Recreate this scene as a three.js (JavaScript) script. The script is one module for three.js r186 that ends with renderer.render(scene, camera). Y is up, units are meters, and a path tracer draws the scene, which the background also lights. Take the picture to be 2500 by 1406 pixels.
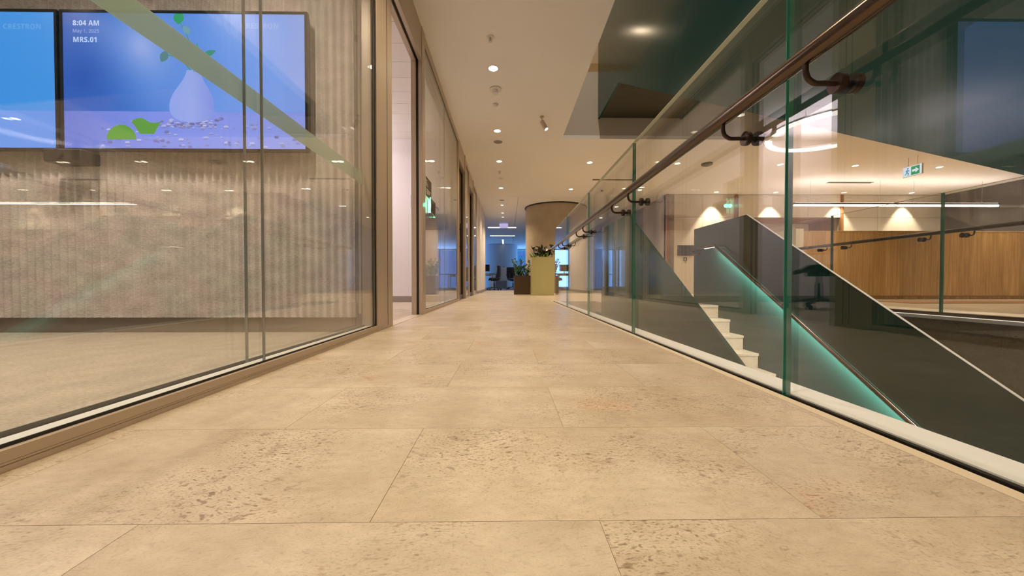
import * as THREE from 'three';
import { RoundedBoxGeometry } from 'three/addons/geometries/RoundedBoxGeometry.js';
import { mergeGeometries, toCreasedNormals } from 'three/addons/utils/BufferGeometryUtils.js';
import { RectAreaLightUniformsLib } from 'three/addons/lights/RectAreaLightUniformsLib.js';

// ---------------------------------------------------------------- camera, sky, exposure
RectAreaLightUniformsLib.init();
const scene = new THREE.Scene();
const camera = new THREE.PerspectiveCamera(77.25, 2500 / 1406, 0.02, 200);
camera.position.set(0, 0.314, 0);
camera.rotation.order = 'YXZ';
camera.rotation.y = -Math.atan(12 / 880);   // turned a touch to the right
camera.rotation.x = -Math.atan(13 / 880);   // and down
scene.add(camera);
scene.background = new THREE.Color().setRGB(0.16, 0.40, 1.0);   // blue hour outside
scene.backgroundIntensity = 5.5;
const renderer = new THREE.WebGLRenderer({ antialias: true });
renderer.toneMapping = THREE.LinearToneMapping;
renderer.toneMappingExposure = 1.02;
renderer.shadowMap.enabled = true;
const WARM = new THREE.Color().setRGB(1, 0.757, 0.495);
const SOFT = new THREE.Color().setRGB(1, 0.83, 0.70);
const COOL = new THREE.Color().setRGB(0.86, 0.90, 1.0);

// ---------------------------------------------------------------- helpers (s = distance into the picture, z = -s)
let seed = 7;
const rnd = () => { seed = (seed * 1664525 + 1013904223) >>> 0; return seed / 4294967296; };
const rr = (a, b) => a + (b - a) * rnd();
const lin = (r, g, b) => new THREE.Color().setRGB(r, g, b);
const V = (x, y, s) => new THREE.Vector3(x, y, -s);
function boxUV(g0) {                        // uv in metres on the dominant plane
  const g = g0.index ? g0.toNonIndexed() : g0;
  const p = g.attributes.position, uv = new Float32Array(p.count * 2);
  const a = new THREE.Vector3(), b = new THREE.Vector3(), c = new THREE.Vector3(), n = new THREE.Vector3();
  for (let i = 0; i < p.count; i += 3) {
    a.fromBufferAttribute(p, i); b.fromBufferAttribute(p, i + 1); c.fromBufferAttribute(p, i + 2);
    n.subVectors(b, a).cross(c.clone().sub(a));
    const ax = Math.abs(n.x), ay = Math.abs(n.y), az = Math.abs(n.z);
    [a, b, c].forEach((q, k) => {
      const [u, v] = ay >= ax && ay >= az ? [q.x, -q.z] : ax >= az ? [q.z, q.y] : [q.x, q.y];
      uv[(i + k) * 2] = u; uv[(i + k) * 2 + 1] = v;
    });
  }
  g.setAttribute('uv', new THREE.BufferAttribute(uv, 2));
  return g;
}
function bx(x0, x1, y0, y1, s0, s1, r = 0) {
  const w = x1 - x0, h = y1 - y0, d = s1 - s0;
  const g = r ? new RoundedBoxGeometry(w, h, d, 2, r) : new THREE.BoxGeometry(w, h, d);
  g.translate((x0 + x1) / 2, (y0 + y1) / 2, -(s0 + s1) / 2);
  return boxUV(g);
}
const merge = (list) => list.length === 1 ? list[0] : mergeGeometries(list.map((g) => {
  const q = g.index ? g.toNonIndexed() : g;
  for (const k of Object.keys(q.attributes)) if (!['position', 'normal', 'uv'].includes(k)) q.deleteAttribute(k);
  return q;
}));
const taken = {};
function numbered(name) { const n = taken[name] = (taken[name] ?? -1) + 1; return n ? name + '_' + String(n).padStart(3, '0') : name; }
function setup(o, name, label, category, group, kind) {
  o.name = numbered(name);
  if (label) o.userData.label = label;
  if (category) o.userData.category = category;
  if (group) o.userData.group = group;
  if (kind) o.userData.kind = kind;
  scene.add(o);
  return o;
}
function mk(geo, mat) { const m = new THREE.Mesh(geo, mat); m.castShadow = true; m.receiveShadow = true; return m; }
function thing(name, label, category, at = [0, 0, 0], group, kind) {
  const o = new THREE.Group(); o.position.set(at[0], at[1], -at[2]);
  return setup(o, name, label, category, group, kind);
}
function solo(name, geo, mat, label, category, group, kind) { return setup(mk(merge([].concat(geo)), mat), name, label, category, group, kind); }
const struct = (name, geo, mat, label, category = 'structure') => solo(name, geo, mat, label, category, null, 'structure');
function part(parent, name, geo, mat, label) {       // geometry in world coordinates, moved into the frame of its thing
  const g = merge([].concat(geo));
  let root = parent, off = new THREE.Vector3();
  while (root && root !== scene) { off.add(root.position); root = root.parent; }
  if (off.lengthSq()) g.translate(-off.x, -off.y, -off.z);
  const m = mk(g, mat); m.name = name; if (label) m.userData.label = label;
  parent.add(m); return m;
}
function lpart(parent, name, geo, mat, label) {      // geometry in the thing's own coordinates
  const m = mk(merge([].concat(geo)), mat); m.name = name; if (label) m.userData.label = label;
  parent.add(m); return m;
}
function tube(pts, r, seg = 24, rad = 10, closed = false) {
  const c = new THREE.CatmullRomCurve3(pts, closed, 'catmullrom', 0.3);
  return new THREE.TubeGeometry(c, seg, r, rad, closed);
}
function cyl(r0, r1, h, x, y, z, seg = 24) { const g = new THREE.CylinderGeometry(r0, r1, h, seg); g.translate(x, y, z); return g; }
function rod(a, b, r, seg = 12) {
  const d = b.clone().sub(a), g = new THREE.CylinderGeometry(r, r, d.length(), seg);
  g.applyQuaternion(new THREE.Quaternion().setFromUnitVectors(new THREE.Vector3(0, 1, 0), d.clone().normalize()));
  g.translate((a.x + b.x) / 2, (a.y + b.y) / 2, (a.z + b.z) / 2); return g;
}
function slabYS(poly, x0, x1) {                      // polygon in (s, y), extruded across x
  const sh = new THREE.Shape(poly.map(([s, y]) => new THREE.Vector2(s, y)));
  const g = new THREE.ExtrudeGeometry(sh, { depth: x1 - x0, bevelEnabled: false });
  // (X=s, Y=y, Z=depth) -> (x = x0 + Z, y = Y, z = -s)
  g.applyMatrix4(new THREE.Matrix4().set(0, 0, 1, x0, 0, 1, 0, 0, -1, 0, 0, 0, 0, 0, 0, 1));
  return boxUV(g);
}

// ---------------------------------------------------------------- noise and textures
const PERM = new Uint8Array(4096); { let s = 12345; for (let i = 0; i < 4096; i++) { s = (Math.imul(s, 1103515245) + 12345) >>> 0; PERM[i] = s >>> 23; } }
const GX = [1, -1, 0, 0, 0.7071, -0.7071, 0.7071, -0.7071], GY = [0, 0, 1, -1, 0.7071, 0.7071, -0.7071, -0.7071];
function pn(x, y, px, py, sd) {                      // periodic gradient noise, about -0.7..0.7
  let xi = Math.floor(x), yi = Math.floor(y); const xf = x - xi, yf = y - yi;
  xi = ((xi % px) + px) % px; yi = ((yi % py) + py) % py;
  const x2 = xi + 1 === px ? 0 : xi + 1, y2 = yi + 1 === py ? 0 : yi + 1;
  const u = xf * xf * xf * (xf * (xf * 6 - 15) + 10), v = yf * yf * yf * (yf * (yf * 6 - 15) + 10);
  const h = (a, b) => PERM[(PERM[(a + sd * 131) & 4095] + b * 57 + sd * 17) & 4095] & 7;
  const g = (k, a, b) => GX[k] * a + GY[k] * b;
  const n00 = g(h(xi, yi), xf, yf), n10 = g(h(x2, yi), xf - 1, yf), n01 = g(h(xi, y2), xf, yf - 1), n11 = g(h(x2, y2), xf - 1, yf - 1);
  const a = n00 + u * (n10 - n00), b = n01 + u * (n11 - n01);
  return a + v * (b - a);
}
const sm = (a, b, x) => { const t = Math.min(1, Math.max(0, (x - a) / (b - a))); return t * t * (3 - 2 * t); };
function dataTex(w, h, fn, metresX, metresY, srgb = true) {
  const d = new Uint8Array(w * h * 4), o = [0, 0, 0];
  for (let y = 0; y < h; y++) for (let x = 0; x < w; x++) {
    fn(x / w, y / h, o); const i = (y * w + x) * 4;
    d[i] = Math.max(0, Math.min(255, o[0])); d[i + 1] = Math.max(0, Math.min(255, o[1])); d[i + 2] = Math.max(0, Math.min(255, o[2])); d[i + 3] = 255;
  }
  const t = new THREE.DataTexture(d, w, h, THREE.RGBAFormat);
  t.wrapS = t.wrapT = THREE.RepeatWrapping; t.magFilter = THREE.LinearFilter; t.minFilter = THREE.LinearMipmapLinearFilter; t.generateMipmaps = true;
  t.repeat.set(1 / metresX, 1 / metresY); if (srgb) t.colorSpace = THREE.SRGBColorSpace; t.needsUpdate = true; return t;
}
// fossil-flecked limestone, 1.4 m square repeat
const stoneTex = dataTex(2048, 2048, (u, v, o) => {
  const w1 = pn(u * 5, v * 5, 5, 5, 1), w2 = pn(u * 5, v * 5, 5, 5, 2);
  const cl = pn(u * 4, v * 4, 4, 4, 3) + 0.5 * pn(u * 11, v * 11, 11, 11, 4);             // where flecks gather
  const tone = pn(u * 3, v * 3, 3, 3, 5) * 0.6 + pn(u * 9, v * 15, 9, 15, 6) * 0.55 + pn(u * 37, v * 71, 37, 71, 7) * 0.45;
  let r = 197 + tone * 22, g = 184.5 + tone * 24, b = 165 + tone * 27;
  const gather = sm(-0.12, 0.40, cl + 0.25 * pn(u * 27, v * 31, 27, 31, 17)), some = sm(-0.4, 0.25, cl);
  // long grey-brown flecks
  const f1 = pn(u * 66 + w1 * 3, v * 140 + w2 * 9, 66, 140, 8), f2 = pn(u * 128 + w1 * 5, v * 280 + w2 * 14, 128, 280, 9), f3 = pn(u * 22 + w2, v * 40 + w1 * 4, 22, 40, 10);
  const f4 = pn(u * 190 + w2 * 6, v * 430 + w1 * 16, 190, 430, 16);
  let k = sm(0.24, 0.50, f1) * (0.14 + 0.56 * gather) + sm(0.20, 0.46, f2) * (0.16 + 0.55 * gather) * 0.9 + sm(0.12, 0.45, f4) * (0.10 + 0.28 * some);
  k += sm(0.30, 0.60, f3) * gather * 0.30 + sm(0.15, 0.5, f3) * 0.07;
  // hair-thin wandering seams
  const cr = Math.abs(pn(u * 15 + w1 * 1.5 + f3 * 0.5 + f1 * 0.2, v * 24 + w2 * 2 + f1 * 0.5, 15, 24, 11)), cr2 = Math.abs(pn(u * 34 + f2 * 0.5 + f1 * 0.4, v * 50 + f1 * 0.9, 34, 50, 12));
  k += (1 - sm(0.0, 0.016, cr)) * 0.42 * sm(-0.1, 0.35, f3 + cl * 0.5) + (1 - sm(0.0, 0.03, cr2)) * 0.30 * gather;
  const warm = sm(0.08, 0.34, pn(u * 6, v * 6, 6, 6, 13) + w1 * 0.2) * gather;             // rust tint in some nests
  const spot = sm(0.46, 0.58, pn(u * 84, v * 130, 84, 130, 14)) * some * 0.9;
  k = Math.min(0.8, k * 0.8 + spot * 0.6);
  const dr = 120 + 26 * warm, dg = 102 - 4 * warm, db = 84 - 10 * warm;
  r += (dr - r) * k; g += (dg - g) * k; b += (db - b) * k;
  g -= warm * 3; b -= warm * 5;
  const grain = (pn(u * 400, v * 400, 400, 400, 15)) * 8;
  o[0] = r + grain; o[1] = g + grain; o[2] = b + grain;
}, 1.0, 1.0);
const carpetTex = dataTex(512, 512, (u, v, o) => {
  const a = pn(u * 128, v * 128, 128, 128, 20) * 0.7 + pn(u * 40, v * 60, 40, 60, 21) * 0.5 + pn(u * 6, v * 6, 6, 6, 22) * 0.3, k = 196 + a * 46;
  o[0] = k; o[1] = k * 0.965; o[2] = k * 0.90;
}, 0.6, 0.6);
const feltTex = dataTex(1024, 1024, (u, v, o) => {
  const a = pn(u * 200, v * 300, 200, 300, 24) * 0.6 + pn(u * 60, v * 120, 60, 120, 25) * 0.5 + pn(u * 8, v * 14, 8, 14, 26) * 0.5, k = 190 + a * 44;
  const m = pn(u * 5, v * 7, 5, 7, 27);
  o[0] = k + m * 8; o[1] = k * 0.965; o[2] = k * 0.945 + m * 4;
}, 0.9, 0.9);
const woodTex = dataTex(1024, 1024, (u, v, o) => {
  const a = pn(u * 26, v * 2, 26, 2, 30) * 0.8 + pn(u * 90 + pn(u * 10, v * 3, 10, 3, 31) * 1.5, v * 4, 90, 4, 32) * 0.6 + pn(u * 300, v * 12, 300, 12, 33) * 0.4;
  o[0] = 200 + a * 44; o[1] = 163 + a * 46; o[2] = 118 + a * 44;
}, 1.0, 1.6);
const plasterTex = dataTex(512, 512, (u, v, o) => {
  const a = pn(u * 4, v * 4, 4, 4, 35) + 0.5 * pn(u * 12, v * 12, 12, 12, 36) + 0.3 * pn(u * 60, v * 60, 60, 60, 37), k = 176 + a * 11;
  o[0] = k; o[1] = k * 0.945; o[2] = k * 0.86;
}, 1.6, 1.6);

function canvasTex(w, h, draw) {
  const c = document.createElement('canvas'); c.width = w; c.height = h; draw(c.getContext('2d'), w, h);
  const t = new THREE.CanvasTexture(c); t.colorSpace = THREE.SRGBColorSpace; t.magFilter = THREE.LinearFilter; return t;
}

// ---------------------------------------------------------------- materials
const M = (o) => new THREE.MeshPhysicalMaterial(o);
const stone = M({ map: stoneTex, roughness: 0.36, specularIntensity: 0.9 });
const stoneB = M({ map: (() => { const t = stoneTex.clone(); t.rotation = Math.PI; t.offset.set(0.31, 0.57); t.needsUpdate = true; return t; })(), roughness: 0.38, specularIntensity: 0.9, color: lin(0.97, 0.96, 0.95) });
const stoneC = M({ map: stoneTex, roughness: 0.36, specularIntensity: 0.9, color: lin(1, 0.985, 0.965) });
const stoneEdge = M({ color: lin(0.66, 0.57, 0.43), roughness: 0.5 });
const joint = M({ color: lin(0.34, 0.27, 0.20), roughness: 0.9 });
const ceilPaint = M({ color: lin(0.90, 0.88, 0.86), roughness: 0.9 });
const wallPaint = M({ color: lin(0.74, 0.71, 0.68), roughness: 0.85 });
const officePaint = M({ color: lin(0.52, 0.52, 0.52), roughness: 0.85 });
const roomPaint = M({ color: lin(0.76, 0.72, 0.72), roughness: 0.8 });
const creamPanel = M({ color: lin(0.70, 0.63, 0.52), roughness: 0.55 });
const taupePaint = M({ color: lin(0.33, 0.29, 0.24), roughness: 0.7 });
const skirtMat = M({ color: lin(0.30, 0.25, 0.21), roughness: 0.6 });
const slabMat = M({ color: lin(0.58, 0.52, 0.45), roughness: 0.8 });
const carpet = M({ map: carpetTex, color: lin(0.54, 0.50, 0.45), roughness: 1, specularIntensity: 0.2 });
const carpetRoom = M({ map: carpetTex, color: lin(0.80, 0.74, 0.72), roughness: 1, specularIntensity: 0.2 });
const carpetOffice = M({ map: carpetTex, color: lin(0.62, 0.62, 0.64), roughness: 1, specularIntensity: 0.2 });
const felt = M({ map: feltTex, bumpMap: feltTex, bumpScale: 0.002, color: lin(0.98, 0.95, 0.92), roughness: 1, specularIntensity: 0.15 });
const frameMat = M({ color: lin(0.52, 0.43, 0.33), roughness: 0.36, metalness: 0.25 });
const frameLight = M({ color: lin(0.60, 0.57, 0.52), roughness: 0.45, metalness: 0.2 });
const trackMat = M({ color: lin(0.74, 0.75, 0.70), roughness: 0.4 });
const gasket = M({ color: lin(0.012, 0.010, 0.009), roughness: 0.5 });
const pane = M({ color: lin(0.982, 0.988, 0.976), roughness: 0, transmission: 1, thickness: 0, ior: 1.5 });
const paneRail = M({ color: lin(0.972, 0.986, 0.98), roughness: 0, transmission: 1, thickness: 0, ior: 1.52 });
const paneDark = M({ color: lin(0.82, 0.84, 0.84), roughness: 0, transmission: 1, thickness: 0, ior: 1.5 });
const film = M({ color: lin(0.62, 0.74, 0.64), roughness: 0.75, transmission: 0.55, thickness: 0, transparent: true, opacity: 0.86 });
const glassEdge = M({ color: lin(0.013, 0.20, 0.14), roughness: 0.12, specularIntensity: 1, clearcoat: 0.6 });
const glassSeam = M({ color: lin(0.42, 0.43, 0.42), roughness: 0.2, metalness: 0.4 });
const glassTopLit = M({ color: lin(0.62, 0.66, 0.52), roughness: 0.25 });  // polished top edge; the light falling on it is put into this pale colour
const bronze = M({ color: lin(0.105, 0.075, 0.055), roughness: 0.2, metalness: 0.9 });
const bronzeDark = M({ color: lin(0.060, 0.038, 0.030), roughness: 0.35, metalness: 0.7 });
const black = M({ color: lin(0.008, 0.008, 0.009), roughness: 0.45 });
const blackGloss = M({ color: lin(0.008, 0.008, 0.010), roughness: 0.12 });
const chairBlack = M({ color: lin(0.018, 0.019, 0.022), roughness: 0.55 });
const chairGrey = M({ color: lin(0.10, 0.105, 0.11), roughness: 0.4, metalness: 0.5 });
const greenPanel = M({ color: lin(0.013, 0.062, 0.056), roughness: 0.16, specularIntensity: 0.5 });
const greenSoffit = M({ color: lin(0.035, 0.036, 0.022), roughness: 0.6 });
const paleEdge = M({ color: lin(0.60, 0.58, 0.54), roughness: 0.4 });
const whiteMetal = M({ color: lin(0.80, 0.78, 0.76), roughness: 0.45 });
const whitePlastic = M({ color: lin(0.78, 0.76, 0.72), roughness: 0.5 });
const greyPlastic = M({ color: lin(0.28, 0.26, 0.23), roughness: 0.6 });
const column = M({ map: plasterTex, color: lin(1.0, 0.95, 0.88), roughness: 0.8 });
const potGreen = M({ color: lin(0.52, 0.49, 0.24), roughness: 0.5 });
const potBrown = M({ color: lin(0.085, 0.05, 0.032), roughness: 0.5 });
const soil = M({ color: lin(0.03, 0.02, 0.013), roughness: 1 });
const leafZZ = [M({ color: lin(0.035, 0.11, 0.02), roughness: 0.3 }), M({ color: lin(0.05, 0.15, 0.03), roughness: 0.32 })];
const leafRubber = [M({ color: lin(0.022, 0.045, 0.02), roughness: 0.25 }), M({ color: lin(0.04, 0.035, 0.022), roughness: 0.28 })];
const leafLime = M({ color: lin(0.16, 0.36, 0.03), roughness: 0.4 });
const stemMat = M({ color: lin(0.08, 0.13, 0.04), roughness: 0.6 });
const wood = [0, 1, 2, 3].map((k) => M({ map: (() => { const t = woodTex.clone(); t.offset.set(k * 0.23, k * 0.31); t.needsUpdate = true; return t; })(), color: [lin(0.92, 0.87, 0.68), lin(0.84, 0.78, 0.60), lin(0.98, 0.93, 0.74), lin(0.88, 0.82, 0.63)][k], roughness: 0.5 }));
const bronzeWood = M({ map: woodTex, color: lin(0.52, 0.33, 0.22), roughness: 0.45 });
const stripeMat = M({ map: carpetTex, color: lin(0.62, 0.30, 0.20), roughness: 1 });
const glow = (c, k) => new THREE.MeshStandardMaterial({ color: 0xffffff, emissive: c, emissiveIntensity: k, roughness: 0.5 });
const glowWarm = glow(lin(1, 0.86, 0.66), 14), glowSoft = glow(lin(1, 0.88, 0.78), 12), glowCool = glow(lin(0.93, 0.95, 1), 6), glowCoolDim = glow(lin(0.93, 0.95, 1), 1.6), glowBar = glow(lin(1, 0.84, 0.68), 5), glowRing = glow(lin(1, 0.9, 0.84), 14);
const glowLed = glow(lin(1, 0.95, 0.85), 3), glowGreen = glow(lin(0.06, 0.95, 0.52), 1.5), glowLilac = glow(lin(0.46, 0.44, 0.95), 0.55);
const steel = M({ color: lin(0.55, 0.52, 0.48), roughness: 0.35, metalness: 0.9 });

// ---------------------------------------------------------------- structure: floors
const floor = thing('floor', 'beige limestone corridor floor laid in long tiles', 'floor', [0, 0, 0], null, 'structure');
part(floor, 'bed', bx(-0.83, 0.7679, -1.15, -0.0012, -3, 6.1), joint);
{ // running bond, 0.6 x 0.305, joints 2 mm
  const g = 0.0004; let n = 0;
  for (let k = -11; k < 19; k++) {
    const s0 = 0.47 + 0.305 * k, s1 = Math.min(6.1, s0 + 0.305); if (s0 >= 6.1) break;
    const shift = (((k % 2) + 2) % 2) ? 0.122 : -0.180;
    for (let j = -3; j < 3; j++) {
      const a = Math.max(-0.83, shift + 0.6 * j), b = Math.min(0.738, shift + 0.6 * (j + 1)); if (b - a < 0.004) continue;
      const t = bx(a + g, b - g, -0.016, 0, s0 + g, s1 - g);
      const uv = t.attributes.uv, du = rnd() * 1.4, dv = rnd() * 1.4, fl = rnd() < 0.5 ? -1 : 1;
      for (let i = 0; i < uv.count; i++) uv.setXY(i, uv.getX(i) * fl + du, uv.getY(i) * fl + dv);
      part(floor, 'tile', t, [stone, stoneB, stoneC, stone][n++ % 4]);
    }
  }
}
part(floor, 'edge_trim', bx(0.739, 0.7675, -0.016, 0.0005, -3, 6.1), stoneEdge, 'pale stone edging beside the glass');
const floorFar = struct('floor', [bx(-0.83, 4.5, -1.15, 0, 6.1, 10.6), bx(4.15, 12.4, -1.15, 0, -3, 6.1), bx(4.5, 12.4, -1.15, 0, 6.1, 11.4), bx(0.89, 4.15, -1.15, 0, -3, -0.2)], stone, 'stone floor around the stairwell, reception and landing', 'floor');
struct('floor', [bx(-5.5, 4.5, -1.15, -0.004, 10.6, 26.5)], carpetOffice, 'grey carpet floor of the open office at the corridor end', 'floor');
struct('floor', [bx(-5.5, -0.93, -1.15, 0.002, -3, 2.3)], carpet, 'beige carpet floor of the meeting room with the screens', 'floor');
struct('floor', [bx(-5.5, -0.83, -1.15, 0.001, 2.3, 5.8)], carpetRoom, 'pinkish carpet floor of the room behind the open doorway', 'floor');
struct('floor', [bx(-5.5, -0.83, -1.15, 0.001, 5.8, 10.6)], carpetRoom, 'pinkish carpet floor of the rooms behind the far doors', 'floor');
struct('floor', bx(-5.5, 12.4, -4.2, -3.95, -3, 26.5), slabMat, 'floor of the storey below the stairwell', 'floor');
struct('trim_1', bx(0.7972, 0.888, -0.0015, 0.003, -0.2, 6.1, 0.0008), whiteMetal, 'white metal strip along the foot of the glass balustrade', 'trim');
struct('trim_2', [bx(0.768, 0.7745, -1.15, -0.03, -3, 6.1), bx(0.7972, 0.800, -0.06, -0.0016, -0.2, 6.1)], gasket, 'black gap between the stone floor and the glass balustrade', 'trim');
struct('trim_3', bx(0.800, 0.885, -1.15, -0.0016, -0.2, 6.1), slabMat, 'slab edge below the white strip', 'trim');
struct('trim_5', bx(4.06, 4.149, -0.03, 0.0, -0.2, 6.1), whiteMetal, 'white metal strip below the balustrade across the stairwell', 'trim');
struct('trim_4', [bx(4.15, 4.23, 0.001, 0.03, -0.2, 6.1)], bronzeDark, 'dark base channel of the balustrade across the stairwell', 'trim');

// ---------------------------------------------------------------- structure: ceilings (2.8 m), slab over them to 3.95 m
const gp = 0.004;
function ceilingOf(label, at, panels, bulk) {
  const c = thing('ceiling', label, 'ceiling', at, null, 'structure');
  for (const p of panels) part(c, 'panel', bx(p[0], p[1], 2.8, 2.86, p[2], p[3]), ceilPaint);
  part(c, 'bulkhead', bulk.map((p) => bx(p[0], p[1], 2.86, 3.95, p[2], p[3])), slabMat);
}
ceilingOf('smooth warm white corridor ceiling beside the stair void', [0, 2.8, 2], [[-0.93, 0.95, -3, 6.25]], [[-0.93, 0.95, -3, 6.25]]);
ceilingOf('smooth warm white ceiling beyond the stair void', [4, 2.8, 8], [[-0.93, 12.4, 6.25, 10.5 - gp]], [[-0.93, 12.4, 6.25, 10.5]]);
ceilingOf('smooth warm white ceiling over the reception floor', [8, 2.8, 2], [[4.47, 12.4, -3, 6.25]], [[4.47, 12.4, -3, 6.25]]);
ceilingOf('jointed ceiling over the far corridor and open office', [0, 2.8, 18], [[-0.93, 0.33 - gp, 10.5 + gp, 17.4 - gp], [0.33 + gp, 4.5, 10.5 + gp, 17.4 - gp], [-5.5, -0.93 - gp, 13.6, 17.4 - gp], [-5.5, 0.33 - gp, 17.4 + gp, 26.5], [0.33 + gp, 4.5, 17.4 + gp, 26.5]], [[-5.5, 4.7, 10.5, 26.5], [4.7, 12.4, 10.5, 11.4]]);
struct('ceiling', bx(-5.5, -0.93, 2.7, 3.95, -3, 2.3), ceilPaint, 'ceiling of the meeting room with the screens', 'ceiling');
{ // boards 0.3 m wide in the room behind the doorway
  const c = thing('ceiling', 'white board ceiling of the room behind the open doorway', 'ceiling', [-3, 2.6, 4], null, 'structure');
  for (let k = 0; k < 11; k++) part(c, 'board', bx(-5.5, -0.93, 2.6, 2.64, 2.62 + 0.29 * k + 0.003, Math.min(5.8, 2.62 + 0.29 * (k + 1)) - 0.003), ceilPaint);
  part(c, 'backing', bx(-5.5, -0.93, 2.645, 3.95, 2.3, 5.8), taupePaint);
}
struct('ceiling', bx(-5.5, -0.93, 2.7, 3.95, 5.8, 10.5), ceilPaint, 'ceiling of the rooms behind the far doors', 'ceiling');
struct('ceiling', bx(-5.5, 12.4, 6.6, 6.7, -3, 26.5), ceilPaint, 'ceiling of the storey above the stairwell', 'ceiling');

// ---------------------------------------------------------------- structure: walls
struct('wall_back', bx(-5.7, 12.6, -4.2, 6.7, -3.2, -3), wallPaint, 'plain wall closing the corridor behind the camera', 'wall');
struct('wall_left', [bx(-5.7, -5.5, -4.2, 0, -3, 26.5), bx(-5.7, -5.5, 2.8, 6.7, -3, 26.5), bx(-5.7, -5.5, 0, 2.8, -3, 21.8), bx(-5.7, -5.5, 0, 2.8, 26, 26.5)], wallPaint, 'outer wall at the far end of the rooms', 'wall');
struct('wall_right', [bx(12.4, 12.6, -4.2, 6.7, -3, 12)], M({ color: lin(0.085, 0.075, 0.075), roughness: 0.25 }), 'dark glossy wall closing the reception', 'wall');
struct('wall_front', [bx(-5.7, 12.6, -4.2, 0.02, 26.5, 26.7), bx(-5.7, 12.6, 2.72, 6.7, 26.5, 26.7), bx(4.7, 12.6, -4.2, 6.7, 11.4, 11.6), bx(4.5, 4.7, 2.8, 6.7, 11.6, 26.5), bx(4.5, 4.7, -4.2, 0, 11.6, 26.5)], taupePaint, 'outer wall above and below the office windows', 'wall');
struct('wall_front', bx(-5.5, 12.4, 3.95, 6.6, 10.4, 10.6), M({ color: lin(0.72, 0.60, 0.38), roughness: 0.7 }), 'cream wall on the storey above', 'wall');
struct('wall_divider', bx(-5.5, -0.935, 0, 2.8, 2.32, 2.6), roomPaint, 'wall between the meeting room and the next room', 'wall');
struct('wall_divider', bx(-5.5, -0.935, 0, 2.8, 5.8, 6.0), roomPaint, 'pale pink end wall seen through the open doorway', 'wall');
struct('wall_corridor', bx(-5.5, -0.83, 0, 2.8, 10.0, 13.8), wallPaint, 'plain white wall at the end of the glass partitions', 'wall');
struct('wall_side', [bx(4.5, 4.7, 0, 2.8, 10.1, 21.8), bx(4.5, 4.7, 0, 0.05, 21.8, 26.5)], M({ color: lin(0.40, 0.34, 0.26), roughness: 0.6 }), 'taupe wall running back from the cream panelled wall', 'wall');
struct('wall_right', [bx(4.7, 12.4, 0, 2.8, 11.2, 11.4)], creamPanel, 'rear wall of the lift alcove', 'wall');
struct('baseboard_left', [bx(-5.5, -0.935, 0, 0.10, 5.785, 5.8)], skirtMat, 'taupe skirting under the pale pink wall', 'baseboard');
struct('baseboard_front', [bx(-5.5, -0.935, 0, 0.115, 2.305, 2.32)], skirtMat, 'taupe skirting under the ribbed felt wall', 'baseboard');
struct('baseboard_right', [bx(-0.83, -0.818, 0, 0.08, 10.0, 13.8)], skirtMat, 'low skirting of the white corridor wall', 'baseboard');
{ // cream panelled wall, panels with open joints, alcove from x 6.5 to 9.45
  const w = thing('wall_panelled', 'cream panelled wall lit by spotlights behind the reception', 'wall', [4.5, 0, 10.1], null, 'structure');
  part(w, 'backing', [bx(4.5, 6.5, 0, 2.8, 10.13, 10.3), bx(9.45, 12.4, 0, 2.8, 10.13, 10.3), bx(6.5, 9.45, 2.16, 2.8, 10.13, 10.3)], taupePaint);
  for (const [a, b] of [[4.54, 5.5], [5.5, 6.44], [9.52, 10.5], [10.5, 11.5], [11.5, 12.38]]) { part(w, 'panel', bx(a + 0.004, b - 0.004, 0.01, 2.156, 10.1, 10.13), creamPanel); part(w, 'panel', bx(a + 0.004, b - 0.004, 2.164, 2.79, 10.1, 10.13), creamPanel); }
  for (const [a, b] of [[6.52, 7.5], [7.5, 8.5], [8.5, 9.44]]) part(w, 'panel', bx(a + 0.004, b - 0.004, 2.16, 2.79, 10.1, 10.13), creamPanel);
  part(w, 'alcove_cheek', [bx(6.44, 6.5, 0, 2.16, 10.3, 11.2), bx(9.45, 9.51, 0, 2.16, 10.3, 11.2), bx(6.5, 9.45, 2.16, 2.2, 10.3, 11.2)], bronzeWood);
  for (const x of [4.5, 6.44, 9.46]) part(w, 'fin', bx(x - 0.03, x + 0.03, 0, 2.8, 10.06, 10.13, 0.004), bronzeWood, 'narrow bronze timber fin');
}
// ---------------------------------------------------------------- far office glazing
{
  const w = thing('window_1', 'office window wall with dark mullions facing the blue dusk', 'window', [-0.5, 0, 26.55], null, 'structure');
  part(w, 'pane', bx(-5.5, 4.5, 0.02, 2.72, 26.59, 26.60), pane);
  for (let x = -5.5; x <= 4.51; x += 1.25) part(w, 'mullion', bx(x - 0.03, x + 0.03, 0.02, 2.72, 26.5, 26.6), black);
  part(w, 'transom', bx(-5.5, 4.5, 0.9, 0.95, 26.52, 26.6), black);
  const r = thing('window_3', 'window wall on the far side of the curved office column', 'window', [4.6, 0, 23], null, 'structure');
  part(r, 'pane', bx(4.59, 4.6, 0.05, 2.8, 21.8, 26.5), pane);
  for (let s = 21.8; s <= 26.5; s += 1.17) part(r, 'mullion', bx(4.55, 4.65, 0.05, 2.8, s - 0.03, s + 0.03), black);
  const v = thing('window_2', 'window wall at the side of the open office', 'window', [-5.6, 0, 20], null, 'structure');
  part(v, 'pane', bx(-5.61, -5.6, 0, 2.8, 21.8, 26), pane);
  for (let s = 21.8; s <= 26.01; s += 1.05) part(v, 'mullion', bx(-5.66, -5.55, 0, 2.8, s - 0.03, s + 0.03), black);
}
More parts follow.
